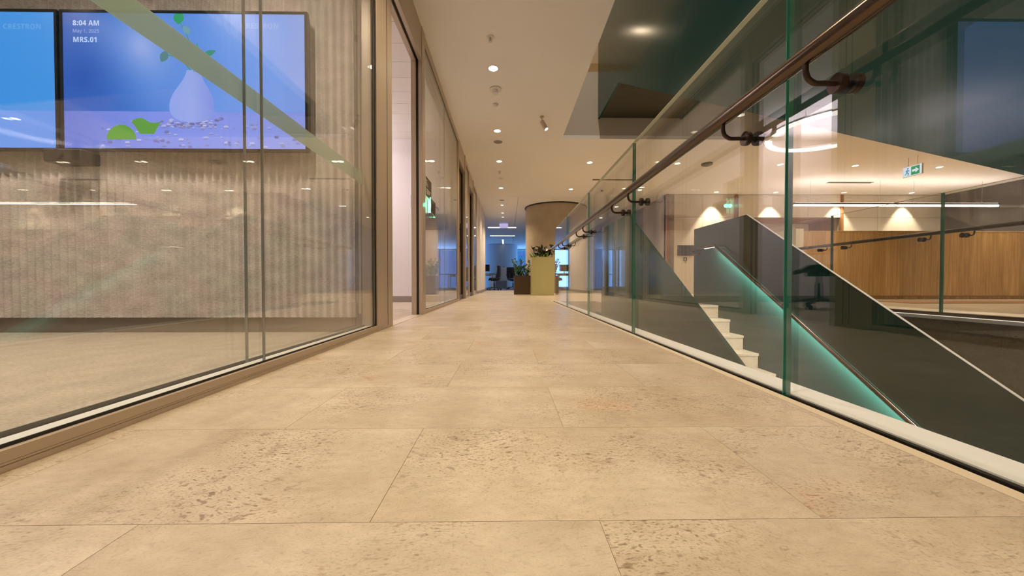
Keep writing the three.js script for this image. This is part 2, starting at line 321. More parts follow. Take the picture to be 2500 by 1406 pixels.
{
  const t = thing('office_tower', 'dark tower with teal windows outside the office glazing', 'building', [2.5, -20, 48]);
  part(t, 'body', bx(1.0, 9.0, -20, 30, 46, 54), M({ color: lin(0.05, 0.07, 0.10), roughness: 0.6 }));
  for (let i = 0; i < 5; i++) for (let j = 0; j < 8; j++) part(t, 'window', bx(1.3 + i * 0.75, 1.85 + i * 0.75, -3 + j * 1.2, -2.3 + j * 1.2, 45.96, 46), M({ color: lin(0.02, 0.10, 0.12), roughness: 0.2 }));
}

// ---------------------------------------------------------------- glazed partitions on the left
const X0 = -0.83, X1 = -0.93;
function partition(name, label, s0, s1, joints, opts = {}) {
  const p = thing(name, label, 'partition', [X0, 0, (s0 + s1) / 2]);
  part(p, 'base_rail', [bx(X1, X0, 0, 0.016, s0, s1), bx(-0.842, X0, 0.016, 0.038, s0, s1, 0.0015), bx(X1, -0.918, 0.016, 0.038, s0, s1, 0.0015)], frameMat);
  part(p, 'rail_groove', bx(X0 - 0.001, X0 + 0.0003, 0.0115, 0.0121, s0, s1), bronzeDark);
  part(p, 'track', bx(-0.899, -0.861, 0.016, 0.0375, s0, s1), trackMat, 'pale track between the two panes');
  part(p, 'gasket', [bx(-0.8455, -0.8425, 0.02, 0.044, s0, s1), bx(-0.861, -0.8555, 0.016, 0.0345, s0, s1), bx(-0.9045, -0.899, 0.016, 0.0345, s0, s1), bx(-0.918, -0.9145, 0.016, 0.044, s0, s1)], gasket);
  const hb = opts.head ?? 2.72;
  part(p, 'head_rail', [bx(X1, X0, hb + 0.03, 2.8, s0, s1), bx(-0.842, X0, hb, hb + 0.03, s0, s1), bx(X1, -0.918, hb, hb + 0.03, s0, s1)], frameMat);
  part(p, 'head_gasket', [bx(-0.846, -0.842, hb - 0.006, hb + 0.03, s0, s1), bx(-0.918, -0.914, hb - 0.006, hb + 0.03, s0, s1)], gasket);
  const cuts = [s0, ...joints, s1];
  for (let i = 0; i + 1 < cuts.length; i++) {
    part(p, 'glass_pane', bx(-0.8555, -0.8455, 0.022, hb + 0.01, cuts[i] + 0.002, cuts[i + 1] - 0.002), pane);
    part(p, 'glass_pane', bx(-0.9145, -0.9045, 0.022, hb + 0.01, cuts[i] + 0.002, cuts[i + 1] - 0.002), pane);
  }
  for (const j of joints) for (const x of [-0.8505, -0.9095]) { const q = part(p, 'glass_seam', bx(x - 0.0035, x + 0.0048, 0.022, hb, j - 0.002, j + 0.001), glassSeam); part(q, 'seal', bx(x - 0.0035, x + 0.0045, 0.022, hb, j + 0.001, j + 0.0022), gasket); }
  return p;
}
function post(p, s0, s1, grooves = [], hi = 2.8) {
  part(p, 'post', bx(X1, X0, 0, hi, s0, s1, 0.003), frameMat);
  for (const g of grooves) part(p, 'post_groove', bx(X0 - 0.002, X0 + 0.0008, 0.02, hi, g - 0.004, g + 0.004), bronzeDark);
}
const partA = partition('glass_partition', 'large double glazed partition in front of the wall screens, with a pale frosted band', -2.9, 2.32, [-1.2, 1.268]);
post(partA, 2.322, 2.63, [2.52]);
part(partA, 'post_gasket', [bx(-0.8455, -0.838, 0.03, 2.75, 2.312, 2.322), bx(-0.863, -0.8555, 0.03, 2.75, 2.312, 2.322)], gasket);
part(partA, 'film_band', bx(-0.9165, -0.9155, 0.935, 1.012, -2.9, 2.315), film, 'pale green frosted safety band');
const partB = partition('glass_partition', 'glazed partition carrying the brown room sign beside the open doorway', 3.66, 6.2, [4.92]);
// frontal jamb: two tan leaves with a black slot between them
part(partB, 'post', [bx(-0.862, -0.823, 0, 2.8, 3.54, 3.66, 0.003), bx(-0.935, -0.886, 0, 2.8, 3.54, 3.66, 0.003)], frameMat);
part(partB, 'post_slot', bx(-0.888, -0.86, 0, 2.8, 3.552, 3.65), gasket);
part(partB, 'strike_plate', [bx(-0.938, -0.918, 1.05, 1.17, 3.5365, 3.541)], steel, 'small steel strike plate');
post(partB, 6.2, 6.3, [6.28]);
const partC = partition('glass_partition', 'narrow glazed partition between the second and third doors', 7.22, 7.92, []);
part(partC, 'post', [bx(-0.862, -0.815, 0, 2.8, 7.08, 7.22, 0.003), bx(-0.935, -0.886, 0, 2.8, 7.08, 7.22, 0.003)], frameMat);
part(partC, 'post_slot', bx(-0.888, -0.86, 0, 2.8, 7.09, 7.21), gasket);
post(partC, 7.92, 8.0);
const partD = partition('glass_partition', 'last glazed partition before the plain white corridor wall', 8.94, 9.94, []);
part(partD, 'post', [bx(-0.862, -0.815, 0, 2.8, 8.8, 8.94, 0.003), bx(-0.935, -0.886, 0, 2.8, 8.8, 8.94, 0.003)], frameMat);
part(partD, 'post_slot', bx(-0.888, -0.86, 0, 2.8, 8.81, 8.93), gasket);
post(partD, 9.94, 10.0);
{ // door heads
  const d = thing('door_1', 'open doorway with a bronze head frame beside the meeting room', 'doorway', [X0, 0, 3.08], null, 'structure');
  part(d, 'head', [bx(-0.862, X0, 2.47, 2.8, 2.63, 3.54), bx(X1, -0.888, 2.47, 2.8, 2.63, 3.54)], frameMat);
  part(d, 'head_slot', bx(-0.888, -0.862, 2.49, 2.8, 2.63, 3.54), gasket);
  part(d, 'threshold', bx(-0.93, -0.8301, -0.01, 0.002, 2.63, 3.54), stone);
  const leaf = (name, label, s0, s1) => {
    const e = thing(name, label, 'door', [X0, 0, (s0 + s1) / 2], null, 'structure');
    part(e, 'head', bx(X1, X0, 2.47, 2.8, s0, s1), frameMat);
    part(e, 'stile', bx(-0.90, -0.86, 0.01, 2.465, s0 + 0.01, s0 + 0.09), bronzeDark); part(e, 'stile', bx(-0.90, -0.86, 0.01, 2.465, s1 - 0.09, s1 - 0.01), bronzeDark);
    part(e, 'rail', bx(-0.90, -0.86, 0.01, 0.09, s0 + 0.09, s1 - 0.09), bronzeDark); part(e, 'rail', bx(-0.90, -0.86, 2.39, 2.465, s0 + 0.09, s1 - 0.09), bronzeDark);
    part(e, 'glass_pane', bx(-0.884, -0.876, 0.09, 2.39, s0 + 0.09, s1 - 0.09), paneDark);
    part(e, 'handle', [rod(V(-0.815, 0.85, s0 + 0.05), V(-0.815, 1.35, s0 + 0.05), 0.012), rod(V(-0.815, 0.95, s0 + 0.05), V(-0.86, 0.95, s0 + 0.05), 0.008), rod(V(-0.815, 1.25, s0 + 0.05), V(-0.86, 1.25, s0 + 0.05), 0.008)], black);
  };
  leaf('door_2', 'dark framed glass door in the middle of the glazed partitions', 6.3, 7.08);
  leaf('door_3', 'dark framed glass door nearest the white corridor wall', 8.0, 8.8);
}

// ---------------------------------------------------------------- meeting room: ribbed felt wall, two screens, camera bar
{
  const pitch = 0.049, x0 = -5.4, x1 = -0.95, n = Math.round((x1 - x0) / pitch * 8), pos = [], uv = [], idx = [];
  for (let i = 0; i <= n; i++) {
    const x = x0 + (x1 - x0) * i / n, d = 2.262 - 0.008 * Math.cos((x / pitch) * Math.PI * 2);
    for (const y of [0.098, 2.7]) { pos.push(x, y, -d); uv.push(x, y); }
    if (i < n) { const a = i * 2; idx.push(a, a + 2, a + 1, a + 1, a + 2, a + 3); }
  }
  const g = new THREE.BufferGeometry(); g.setAttribute('position', new THREE.Float32BufferAttribute(pos, 3)); g.setAttribute('uv', new THREE.Float32BufferAttribute(uv, 2)); g.setIndex(idx); g.computeVertexNormals();
  const w = thing('wall_felt', 'vertically ribbed grey felt wall behind the screens', 'wall', [-3, 0, 2.3], null, 'structure');
  part(w, 'felt_sheet', g, felt);
  part(w, 'backing', bx(x0, x1, 0.098, 2.7, 2.275, 2.32), felt);
}
function screenArt(light) {
  return canvasTex(1280, 720, (c, w, h) => {
    let g = c.createLinearGradient(0, 0, w, 0);
    if (light) { g.addColorStop(0, '#2f7fd8'); g.addColorStop(0.7, '#3a8ce0'); g.addColorStop(1, '#3f90e4'); } else { g.addColorStop(0, '#3c5fb4'); g.addColorStop(0.25, '#3a70cc'); g.addColorStop(0.6, '#5a90ea'); g.addColorStop(1, '#6ea4fb'); }
    c.fillStyle = g; c.fillRect(0, 0, w, h);
    if (!light) {
      g = c.createRadialGradient(400, 180, 20, 430, 200, 320); g.addColorStop(0, 'rgba(165,180,240,0.85)'); g.addColorStop(1, 'rgba(120,160,240,0)'); c.fillStyle = g; c.fillRect(0, 0, w, h);
      g = c.createRadialGradient(90, 340, 20, 140, 330, 330); g.addColorStop(0, 'rgba(28,80,178,0.85)'); g.addColorStop(1, 'rgba(40,100,200,0)'); c.fillStyle = g; c.fillRect(0, 0, w, h);
      g = c.createLinearGradient(700, 0, 1280, 400); g.addColorStop(0, 'rgba(150,170,250,0)'); g.addColorStop(1, 'rgba(150,170,250,0.6)'); c.fillStyle = g; c.fillRect(0, 0, w, 520);
    }
    const top = 522; g = c.createLinearGradient(0, 0, w, 0);
    if (light) { g.addColorStop(0, '#5d92e6'); g.addColorStop(1, '#5f92e8'); } else { g.addColorStop(0, '#6478d2'); g.addColorStop(0.35, '#7d8eea'); g.addColorStop(1, '#93a2f8'); }
    c.fillStyle = g; c.fillRect(0, top, w, h - top);
    if (light) { c.fillStyle = 'rgba(150,195,240,0.38)'; c.font = 'bold 40px sans-serif'; c.fillText('CRESTRON', 1010, 90); return; }
    // pebbles
    let sd = 5; const r = () => (sd = (sd * 1103515245 + 12345) & 0x7fffffff) / 0x7fffffff;
    for (let i = 0; i < 190; i++) {
      const near = i < 80, x = near ? 690 + (r() + r() - 1) * 190 : 200 + r() * 1040, y = near ? 582 + (r() + r() - 1) * 34 : 570 + r() * 140, q = 5 + r() * 9;
      c.fillStyle = ['#b9bff2', '#8f93d0', '#6f6ea8', '#a9a6d8', '#c9cbf6'][(r() * 5) | 0]; c.globalAlpha = 0.75; c.beginPath(); c.ellipse(x, y, q, q * 0.55, 0, 0, 7); c.fill();
      c.fillStyle = '#5a4f86'; c.globalAlpha = 0.35; c.beginPath(); c.ellipse(x + 1, y + q * 0.5, q, q * 0.3, 0, 0, 7); c.fill();
    }
    c.globalAlpha = 1;
    // pear shaped vase
    g = c.createLinearGradient(550, 0, 800, 0); g.addColorStop(0, '#8ea4f2'); g.addColorStop(0.5, '#9aaaf2'); g.addColorStop(1, '#8496ec'); c.fillStyle = g;
    c.beginPath(); c.moveTo(650, 300); c.bezierCurveTo(640, 370, 556, 410, 556, 500); c.bezierCurveTo(556, 560, 620, 580, 676, 580); c.bezierCurveTo(740, 580, 796, 560, 796, 500); c.bezierCurveTo(796, 410, 730, 370, 722, 300); c.fill();
    // sprig
    c.strokeStyle = '#3f8f6a'; c.lineWidth = 4; c.beginPath(); c.moveTo(690, 310); c.quadraticCurveTo(690, 150, 612, 40); c.stroke(); c.beginPath(); c.moveTo(700, 310); c.quadraticCurveTo(720, 240, 790, 212); c.stroke(); c.beginPath(); c.moveTo(670, 300); c.quadraticCurveTo(620, 230, 545, 220); c.stroke();
    const leaf = (x, y, a, l, b, col) => { c.save(); c.translate(x, y); c.rotate(a); c.fillStyle = col; c.beginPath(); c.moveTo(0, -l); c.quadraticCurveTo(b, 0, 0, l); c.quadraticCurveTo(-b, 0, 0, -l); c.fill(); c.restore(); };
    leaf(612, 22, 0.1, 36, 54, '#1c9a63'); leaf(652, 88, -0.7, 28, 36, '#6d9fb0'); leaf(532, 228, 0.5, 34, 44, '#55808a'); leaf(770, 210, 1.2, 40, 30, '#3b8f7d'); leaf(705, 180, 0.1, 26, 16, '#4d9a90');
    // cut apples
    c.fillStyle = '#5c9a3c'; c.beginPath(); c.moveTo(355, 575); c.quadraticCurveTo(400, 540, 440, 575); c.quadraticCurveTo(470, 590, 510, 576); c.lineTo(472, 642); c.lineTo(400, 642); c.closePath(); c.fill();
    c.beginPath(); c.arc(300, 672, 78, Math.PI, 0); c.closePath(); c.fill();
    c.fillStyle = 'rgba(215,228,255,0.85)'; c.font = 'bold 38px sans-serif'; c.fillText('8:04 AM', 52, 68);
    c.fillStyle = 'rgba(180,200,245,0.8)'; c.font = '26px sans-serif'; c.fillText('May 1, 2025', 52, 106);
    c.fillStyle = 'rgba(215,228,255,0.85)'; c.font = 'bold 38px sans-serif'; c.fillText('MRS.01', 52, 156);
    c.fillStyle = 'rgba(200,212,255,0.42)'; c.font = 'bold 40px sans-serif'; c.fillText('CRESTRON', 940, 76);
  });
}
function tv(x0, x1, y0, y1, art, label) {
  const t = thing('wall_screen', label, 'screen', [(x0 + x1) / 2, (y0 + y1) / 2, 2.245]);
  const S = 2.195, b = 0.016;
  part(t, 'housing', bx(x0 + 0.01, x1 - 0.01, y0 + 0.01, y1 - 0.01, S + 0.004, 2.25, 0.01), black);
  part(t, 'bezel', [bx(x0, x1, y0, y0 + b, S - 0.002, S + 0.02), bx(x0, x1, y1 - b, y1, S - 0.002, S + 0.02), bx(x0, x0 + b, y0 + b, y1 - b, S - 0.002, S + 0.02), bx(x1 - b, x1, y0 + b, y1 - b, S - 0.002, S + 0.02)], blackGloss);
  const g = new THREE.PlaneGeometry(x1 - x0 - 2 * b, y1 - y0 - 2 * b); g.translate((x0 + x1) / 2, (y0 + y1) / 2, -(S + 0.001));
  part(t, 'display', g, new THREE.MeshStandardMaterial({ color: 0x000000, roughness: 0.3, emissive: 0xffffff, emissiveMap: art, emissiveIntensity: 1.2 }));
}
tv(-2.652, -1.195, 1.10, 1.932, screenArt(false), 'wall screen showing a white pear shaped vase and 8:04 AM');
tv(-4.125, -2.668, 1.10, 1.932, screenArt(true), 'plain blue wall screen cut off at the picture edge');
{
  const c = thing('camera_bar', 'black conference camera bar hanging under the two wall screens', 'camera', [-2.66, 1.05, 2.2]);
  part(c, 'body', bx(-2.70, -2.48, 1.02, 1.096, 2.14, 2.25, 0.012), black); part(c, 'lens', (() => { const g = new THREE.CylinderGeometry(0.025, 0.025, 0.02, 20); g.rotateX(Math.PI / 2); g.translate(-2.6, 1.06, -2.135); return g; })(), blackGloss);
}

// ---------------------------------------------------------------- signs
function signPlane(u0, u1, y0, y1, x, tex, rough = 0.5) {     // on a plane x = const facing the corridor (+x); u0..u1 are distances
  const g = new THREE.PlaneGeometry(u1 - u0, y1 - y0); g.rotateY(Math.PI / 2); g.translate(x, (y0 + y1) / 2, -(u0 + u1) / 2);
  return [g, M({ map: tex, roughness: rough })];
}
{
  const t = thing('room_sign', 'brown sign with pictogram and white text on the glass beside the doorway', 'sign', [-0.842, 1.3, 3.77]);
  part(t, 'plate', bx(-0.8445, -0.822, 1.195, 1.405, 3.665, 3.945, 0.003), whiteMetal, 'pale sign border');
  const tex = canvasTex(512, 384, (c, w, h) => {
    c.fillStyle = '#4a3a2c'; c.fillRect(0, 0, w, h); c.strokeStyle = '#f0e6d8'; c.fillStyle = '#f0e6d8'; c.lineWidth = 10;
    c.beginPath(); c.arc(90, 70, 26, 0, 7); c.fill(); c.fillRect(64, 104, 52, 80); c.beginPath(); c.arc(150, 150, 40, -1, 2.4); c.stroke();
    c.fillRect(40, 240, 380, 20); c.fillRect(40, 285, 330, 20); c.fillRect(40, 325, 200, 14);
  });
  const [g, m] = signPlane(3.672, 3.938, 1.203, 1.397, -0.8212, tex); part(t, 'face', g, m);
  const p = thing('booking_panel', 'small dark touch panel with glowing green edge below the brown sign', 'panel', [-0.83, 1.13, 4.0]);
  part(p, 'body', bx(-0.8445, -0.815, 1.06, 1.222, 3.865, 4.13, 0.003), blackGloss);
  part(p, 'frame', [bx(-0.8146, -0.8135, 1.06, 1.066, 3.87, 4.13), bx(-0.8146, -0.8135, 1.216, 1.222, 3.87, 4.13), bx(-0.8146, -0.8135, 1.06, 1.222, 4.124, 4.13)], frameLight);
  part(p, 'light_strip', bx(-0.842, -0.812, 1.058, 1.224, 3.857, 3.8645, 0.002), glowGreen, 'glowing green edge strip');
  part(p, 'light_strip', bx(-0.840, -0.818, 1.054, 1.059, 4.10, 4.13), glowGreen);
  const l = new THREE.PointLight(lin(0.1, 1, 0.55), 0.03); l.position.set(-0.80, 1.14, -3.85); l.castShadow = true; l.shadow.radius = 1; l.name = 'light_strip_lamp'; p.attach(l); scene.updateMatrixWorld(); 
}
{
  const t = thing('wall_sign', 'slate blue sign with white arrow on the pale pink wall behind the glass', 'sign', [-1.13, 1.28, 5.79]);
  part(t, 'plate', bx(-1.35, -0.94, 1.16, 1.41, 5.786, 5.80, 0.004), M({ color: lin(0.09, 0.085, 0.16), roughness: 0.4 }));
  const tex = canvasTex(640, 400, (c, w, h) => {
    c.fillStyle = '#565578'; c.fillRect(0, 0, w, h); c.strokeStyle = '#cfd0ea'; c.lineWidth = 14; c.beginPath(); c.moveTo(50, 130); c.lineTo(130, 70); c.moveTo(90, 62); c.lineTo(136, 66); c.lineTo(128, 112); c.stroke();
    c.fillStyle = '#aeb0cc'; c.fillRect(130, 190, 390, 12); c.fillRect(170, 232, 430, 12); c.fillRect(240, 272, 210, 10);
  });
  const g = new THREE.PlaneGeometry(0.40, 0.24); g.translate(-1.145, 1.285, -5.7855); part(t, 'face', g, M({ map: tex, roughness: 0.4 }));
}
{
  const b = solo('wall_plaque', bx(4.79, 5.26, 1.075, 1.37, 10.085, 10.1, 0.014), M({ color: lin(0.035, 0.028, 0.022), roughness: 0.5 }), 'blank dark rounded plaque on the cream wall beside the stair', 'plaque');
  const t = thing('wall_sign', 'tiny brown lift symbol sign below the blank dark plaque', 'sign', [4.99, 0.98, 10.09]);
  part(t, 'plate', bx(4.965, 5.065, 0.93, 1.03, 10.09, 10.1, 0.004), M({ color: lin(0.09, 0.06, 0.05), roughness: 0.5 }));
  part(t, 'symbol', [bx(5.0, 5.03, 0.95, 0.985, 10.087, 10.0905), bx(5.005, 5.025, 0.99, 1.01, 10.087, 10.0905)], whitePlastic);
}

// ---------------------------------------------------------------- glass balustrade beside the corridor
const RX = 0.692, RY = 0.838;
function bracket(p, s, glassX, railX, railY, dir, thick) {   // dir = +1: glass lies at +x of the rail
  const yb = railY - 0.062, b = part(p, 'bracket', tube([V(railX, railY - 0.018, s), V(railX, railY - 0.036, s), V(railX + dir * 0.006, yb + 0.010, s), V(railX + dir * 0.022, yb, s), V(railX + dir * 0.05, yb, s), V(glassX - dir * 0.012, yb, s)], 0.0062, 28, 12), bronzeDark);
  const disc = (x, r, t) => { const g = new THREE.CylinderGeometry(r, r, t, 32); g.rotateZ(Math.PI / 2); g.translate(x, yb, -s); return g; };
  part(b, 'disc', [disc(glassX - dir * 0.008, 0.022, 0.012), disc(glassX - dir * 0.013, 0.020, 0.004)], bronzeDark);
  part(b, 'washer', disc(glassX - dir * 0.001, 0.0205, 0.003), black);
  part(b, 'washer', disc(glassX + dir * (thick + 0.0015), 0.0205, 0.003), black);
  part(b, 'spacer', disc(glassX + dir * thick / 2, 0.009, thick), black);
  part(b, 'back_disc', disc(glassX + dir * (thick + 0.009), 0.022, 0.012), bronzeDark);
}
{
  const joints = [-0.24, 0.993, 2.22, 3.45, 4.68, 5.83], words = ['nearest pane of the corridor glass balustrade, right of the green edged joint', 'second pane of the corridor glass balustrade, left of the green edged joint', 'third pane of the corridor glass balustrade', 'fourth pane of the corridor glass balustrade', 'last pane of the corridor glass balustrade, beside the planters'];
  for (let i = 0; i < 5; i++) {
    const a = joints[i] + 0.005, b = joints[i + 1] - 0.005;
    const p = thing('balustrade_pane', words[i], 'glass panel', [0.785, 0, (a + b) / 2], 'panes of the corridor balustrade');
    part(p, 'glass', bx(0.775, 0.7965, -0.06, 1.175, a + 0.002, b), paneRail);
    part(p, 'edge', bx(0.775, 0.7965, -0.06, 1.176, a, a + 0.002), glassEdge, 'green polished end of the glass');
    part(p, 'top_edge', bx(0.775, 0.7965, 1.175, 1.1765, a, b), glassTopLit);
  }
  const h = thing('handrail', 'long bronze handrail carried on curved brackets by the corridor glass', 'handrail', [RX, 0, 2.6]);
  part(h, 'rail', rod(V(RX, RY, -0.4), V(RX, RY, 5.55), 0.0205, 28), bronze);
  part(h, 'end_cap', (() => { const g = new THREE.SphereGeometry(0.0205, 20, 10); g.scale(1, 1, 0.5); g.translate(RX, RY, -5.55); return g; })(), bronze);
  for (const j of [-0.24, 0.993, 2.22, 3.45, 4.68]) for (const o of [-0.16, 0.16]) if (j + o > 0) bracket(h, j + o, 0.775, RX, RY, 1, 0.0215);
}
// ---------------------------------------------------------------- glass balustrade across the stairwell
{
  const joints = [-0.12, 1.06, 2.24, 3.42, 4.6, 5.8], gx = 4.18, words = ['first', 'second', 'third', 'fourth', 'last'];
  const tell = ['pane of the balustrade across the stairwell at the picture edge', 'pane of the balustrade across the stairwell, second from the picture edge', 'pane of the balustrade across the stairwell, third from the picture edge', 'pane of the balustrade across the stairwell in front of the wooden reception desk', 'far end pane of the balustrade across the stairwell'];
  for (let i = 0; i < 5; i++) {
    const a = joints[i] + 0.005, b = joints[i + 1] - 0.005;
    const p = thing('balustrade_pane', tell[i], 'glass panel', [gx + 0.01, 0, (a + b) / 2], 'panes of the balustrade across the stairwell');
    part(p, 'glass', bx(gx, gx + 0.0215, 0.03, 1.175, a + 0.003, b - 0.003), paneRail);
    part(p, 'edge', bx(gx, gx + 0.0215, 0.03, 1.176, a, a + 0.003), glassEdge); part(p, 'edge', bx(gx, gx + 0.0215, 0.03, 1.176, b - 0.003, b), glassEdge);
    part(p, 'top_edge', bx(gx, gx + 0.0215, 1.175, 1.1765, a, b), glassTopLit);
  }
  const rx = gx + 0.10, ry = 0.81, h = thing('handrail', 'dark handrail of the balustrade across the stairwell', 'handrail', [rx, 0, 2.6]);
  part(h, 'rail', rod(V(rx, ry, -0.2), V(rx, ry, 5.3), 0.0205, 24), bronzeDark);
  for (const j of joints.slice(1, 5)) for (const o of [-0.17, 0.17]) bracket(h, j + o, gx + 0.0215, rx, ry, -1, 0.0215);
}

// ---------------------------------------------------------------- lower stair flight
{
  const st = thing('staircase', 'stone stair going down between dark green glossy panels', 'staircase', [2.2, 0, 4.96]);
  const R = 0.17, G = 0.27, T = 4.96;
  part(st, 'landing', bx(1.5, 2.93, -0.17, 0, T, 6.1), stone);
  for (let k = 1; k <= 18; k++) {
    const s1 = T - G * (k - 1), y = -R * k;
    const step = part(st, 'step', bx(1.505, 2.925, y - R, y - 0.03, s1 - G, s1 + 0.02), stone);
    part(step, 'tread', bx(1.505, 2.928, y - 0.03, y, s1 - G - 0.012, s1, 0.003), stone);
  }
  part(st, 'nosing', bx(1.505, 2.928, -0.03, 0, T - 0.012, T + 0.001, 0.003), stone);
  const poly = (dy) => [[5.62, 1.147 + dy], [4.39, 1.147 + dy], [-0.9, 1.147 - 0.63 * 5.29 + dy]];
  const side = (x0, x1, label) => {
    const bot = poly(-1.75).reverse();
    const p = part(st, 'side_panel', slabYS([...poly(0), ...bot], x0, x1), greenPanel, label);
    part(p, 'cap', slabYS([...poly(0.003), ...poly(0).reverse()], x0 + 0.001, x1 - 0.001), x0 < 2 ? greenPanel : paleEdge, 'thin top edge');
  };
  side(1.475, 1.5, 'dark green glossy panel on the corridor side');
  side(2.93, 2.955, 'dark green glossy panel on the far side with handrail');
  part(st, 'soffit', slabYS([[6.1, -0.17], [4.96, -0.2], [0.0, -3.32], [0.0, -3.6], [4.9, -0.6], [6.1, -0.6]], 1.51, 2.92), greenSoffit);
}
{
  const h = thing('stair_handrail', 'bronze stair handrail with a glowing light strip underneath on the dark panel', 'handrail', [2.84, 0.6, 4]);
  const x = 2.862, A = V(x, 0.824, 4.93), Bp = V(x, 0.824 - 0.62 * 5.0, -0.07);
  part(h, 'rail', [rod(A, Bp, 0.019, 20), rod(V(x, 0.824, 4.93), V(x, 0.824, 5.42), 0.017, 20), tube([V(x, 0.824, 5.42), V(x - 0.004, 0.81, 5.50), V(x - 0.004, 0.775, 5.515), V(x, 0.755, 5.47), V(x + 0.03, 0.755, 5.44), V(2.93, 0.755, 5.44)], 0.0165, 28, 14), (() => { const g = new THREE.SphereGeometry(0.019, 16, 12); g.translate(A.x, A.y, A.z); return g; })()], bronze);
  const off = new THREE.Vector3(0.004, -0.0185, 0);
  part(h, 'light_strip', [rod(A.clone().add(off), Bp.clone().add(off), 0.004, 8), rod(V(x + 0.004, 0.8075, 4.94), V(x + 0.004, 0.8075, 5.2), 0.006, 8)], glowLed, 'white light strip under the rail');
  for (const t of [0.16, 0.5, 0.84]) { const q = A.clone().lerp(Bp, t); part(h, 'rail_bracket', [rod(q, new THREE.Vector3(2.93, q.y - 0.03, q.z), 0.007, 10)], bronze); }
  const mid = A.clone().add(Bp).multiplyScalar(0.5), len = A.distanceTo(Bp);
  const L = new THREE.RectAreaLight(lin(1, 0.92, 0.76), 215, 0.012, len); L.name = 'light_strip_lamp';
  const y = A.clone().sub(Bp).normalize(), aim = new THREE.Vector3(0.12, -1, 0).normalize();
  const zx = aim.clone().addScaledVector(y, -aim.dot(y)).normalize().negate(), xx = new THREE.Vector3().crossVectors(y, zx);
  const mm = new THREE.Matrix4().makeBasis(xx, y, zx); L.quaternion.setFromRotationMatrix(mm);
  L.position.copy(mid).add(new THREE.Vector3(0.006, -0.0295, 0)).sub(h.position); h.add(L);
}
// ---------------------------------------------------------------- upper stair flight
{
  const st = thing('staircase', 'upper stair flight with dark green glossy side panel rising over the stairwell', 'staircase', [2.3, 0, 0.1]);
  const bot = (dy) => [[6.245, 3.14 + dy], [5.11, 3.14 + dy], [0.05, 3.14 - 0.62 * 5.06 + dy]];
  const top = 1.62;
  for (const [x0, x1, l] of [[1.57, 1.60, 'dark green glossy panel facing the corridor'], [3.0, 3.03, 'dark green glossy panel facing the reception']]) part(st, 'side_panel', slabYS([...bot(0), ...bot(top).reverse()], x0, x1), greenPanel, l);
  part(st, 'soffit', slabYS([...bot(0.02), ...bot(0.10).reverse()], 1.60, 3.0), greenSoffit, 'dark olive underside of the stair');
  for (let k = 0; k < 18; k++) part(st, 'step', bx(1.62, 2.995, 0.46 + 0.1675 * k, 0.46 + 0.1675 * (k + 1), 0.22 + 0.27 * k, 0.22 + 0.27 * (k + 1) + 0.05), stone);
}

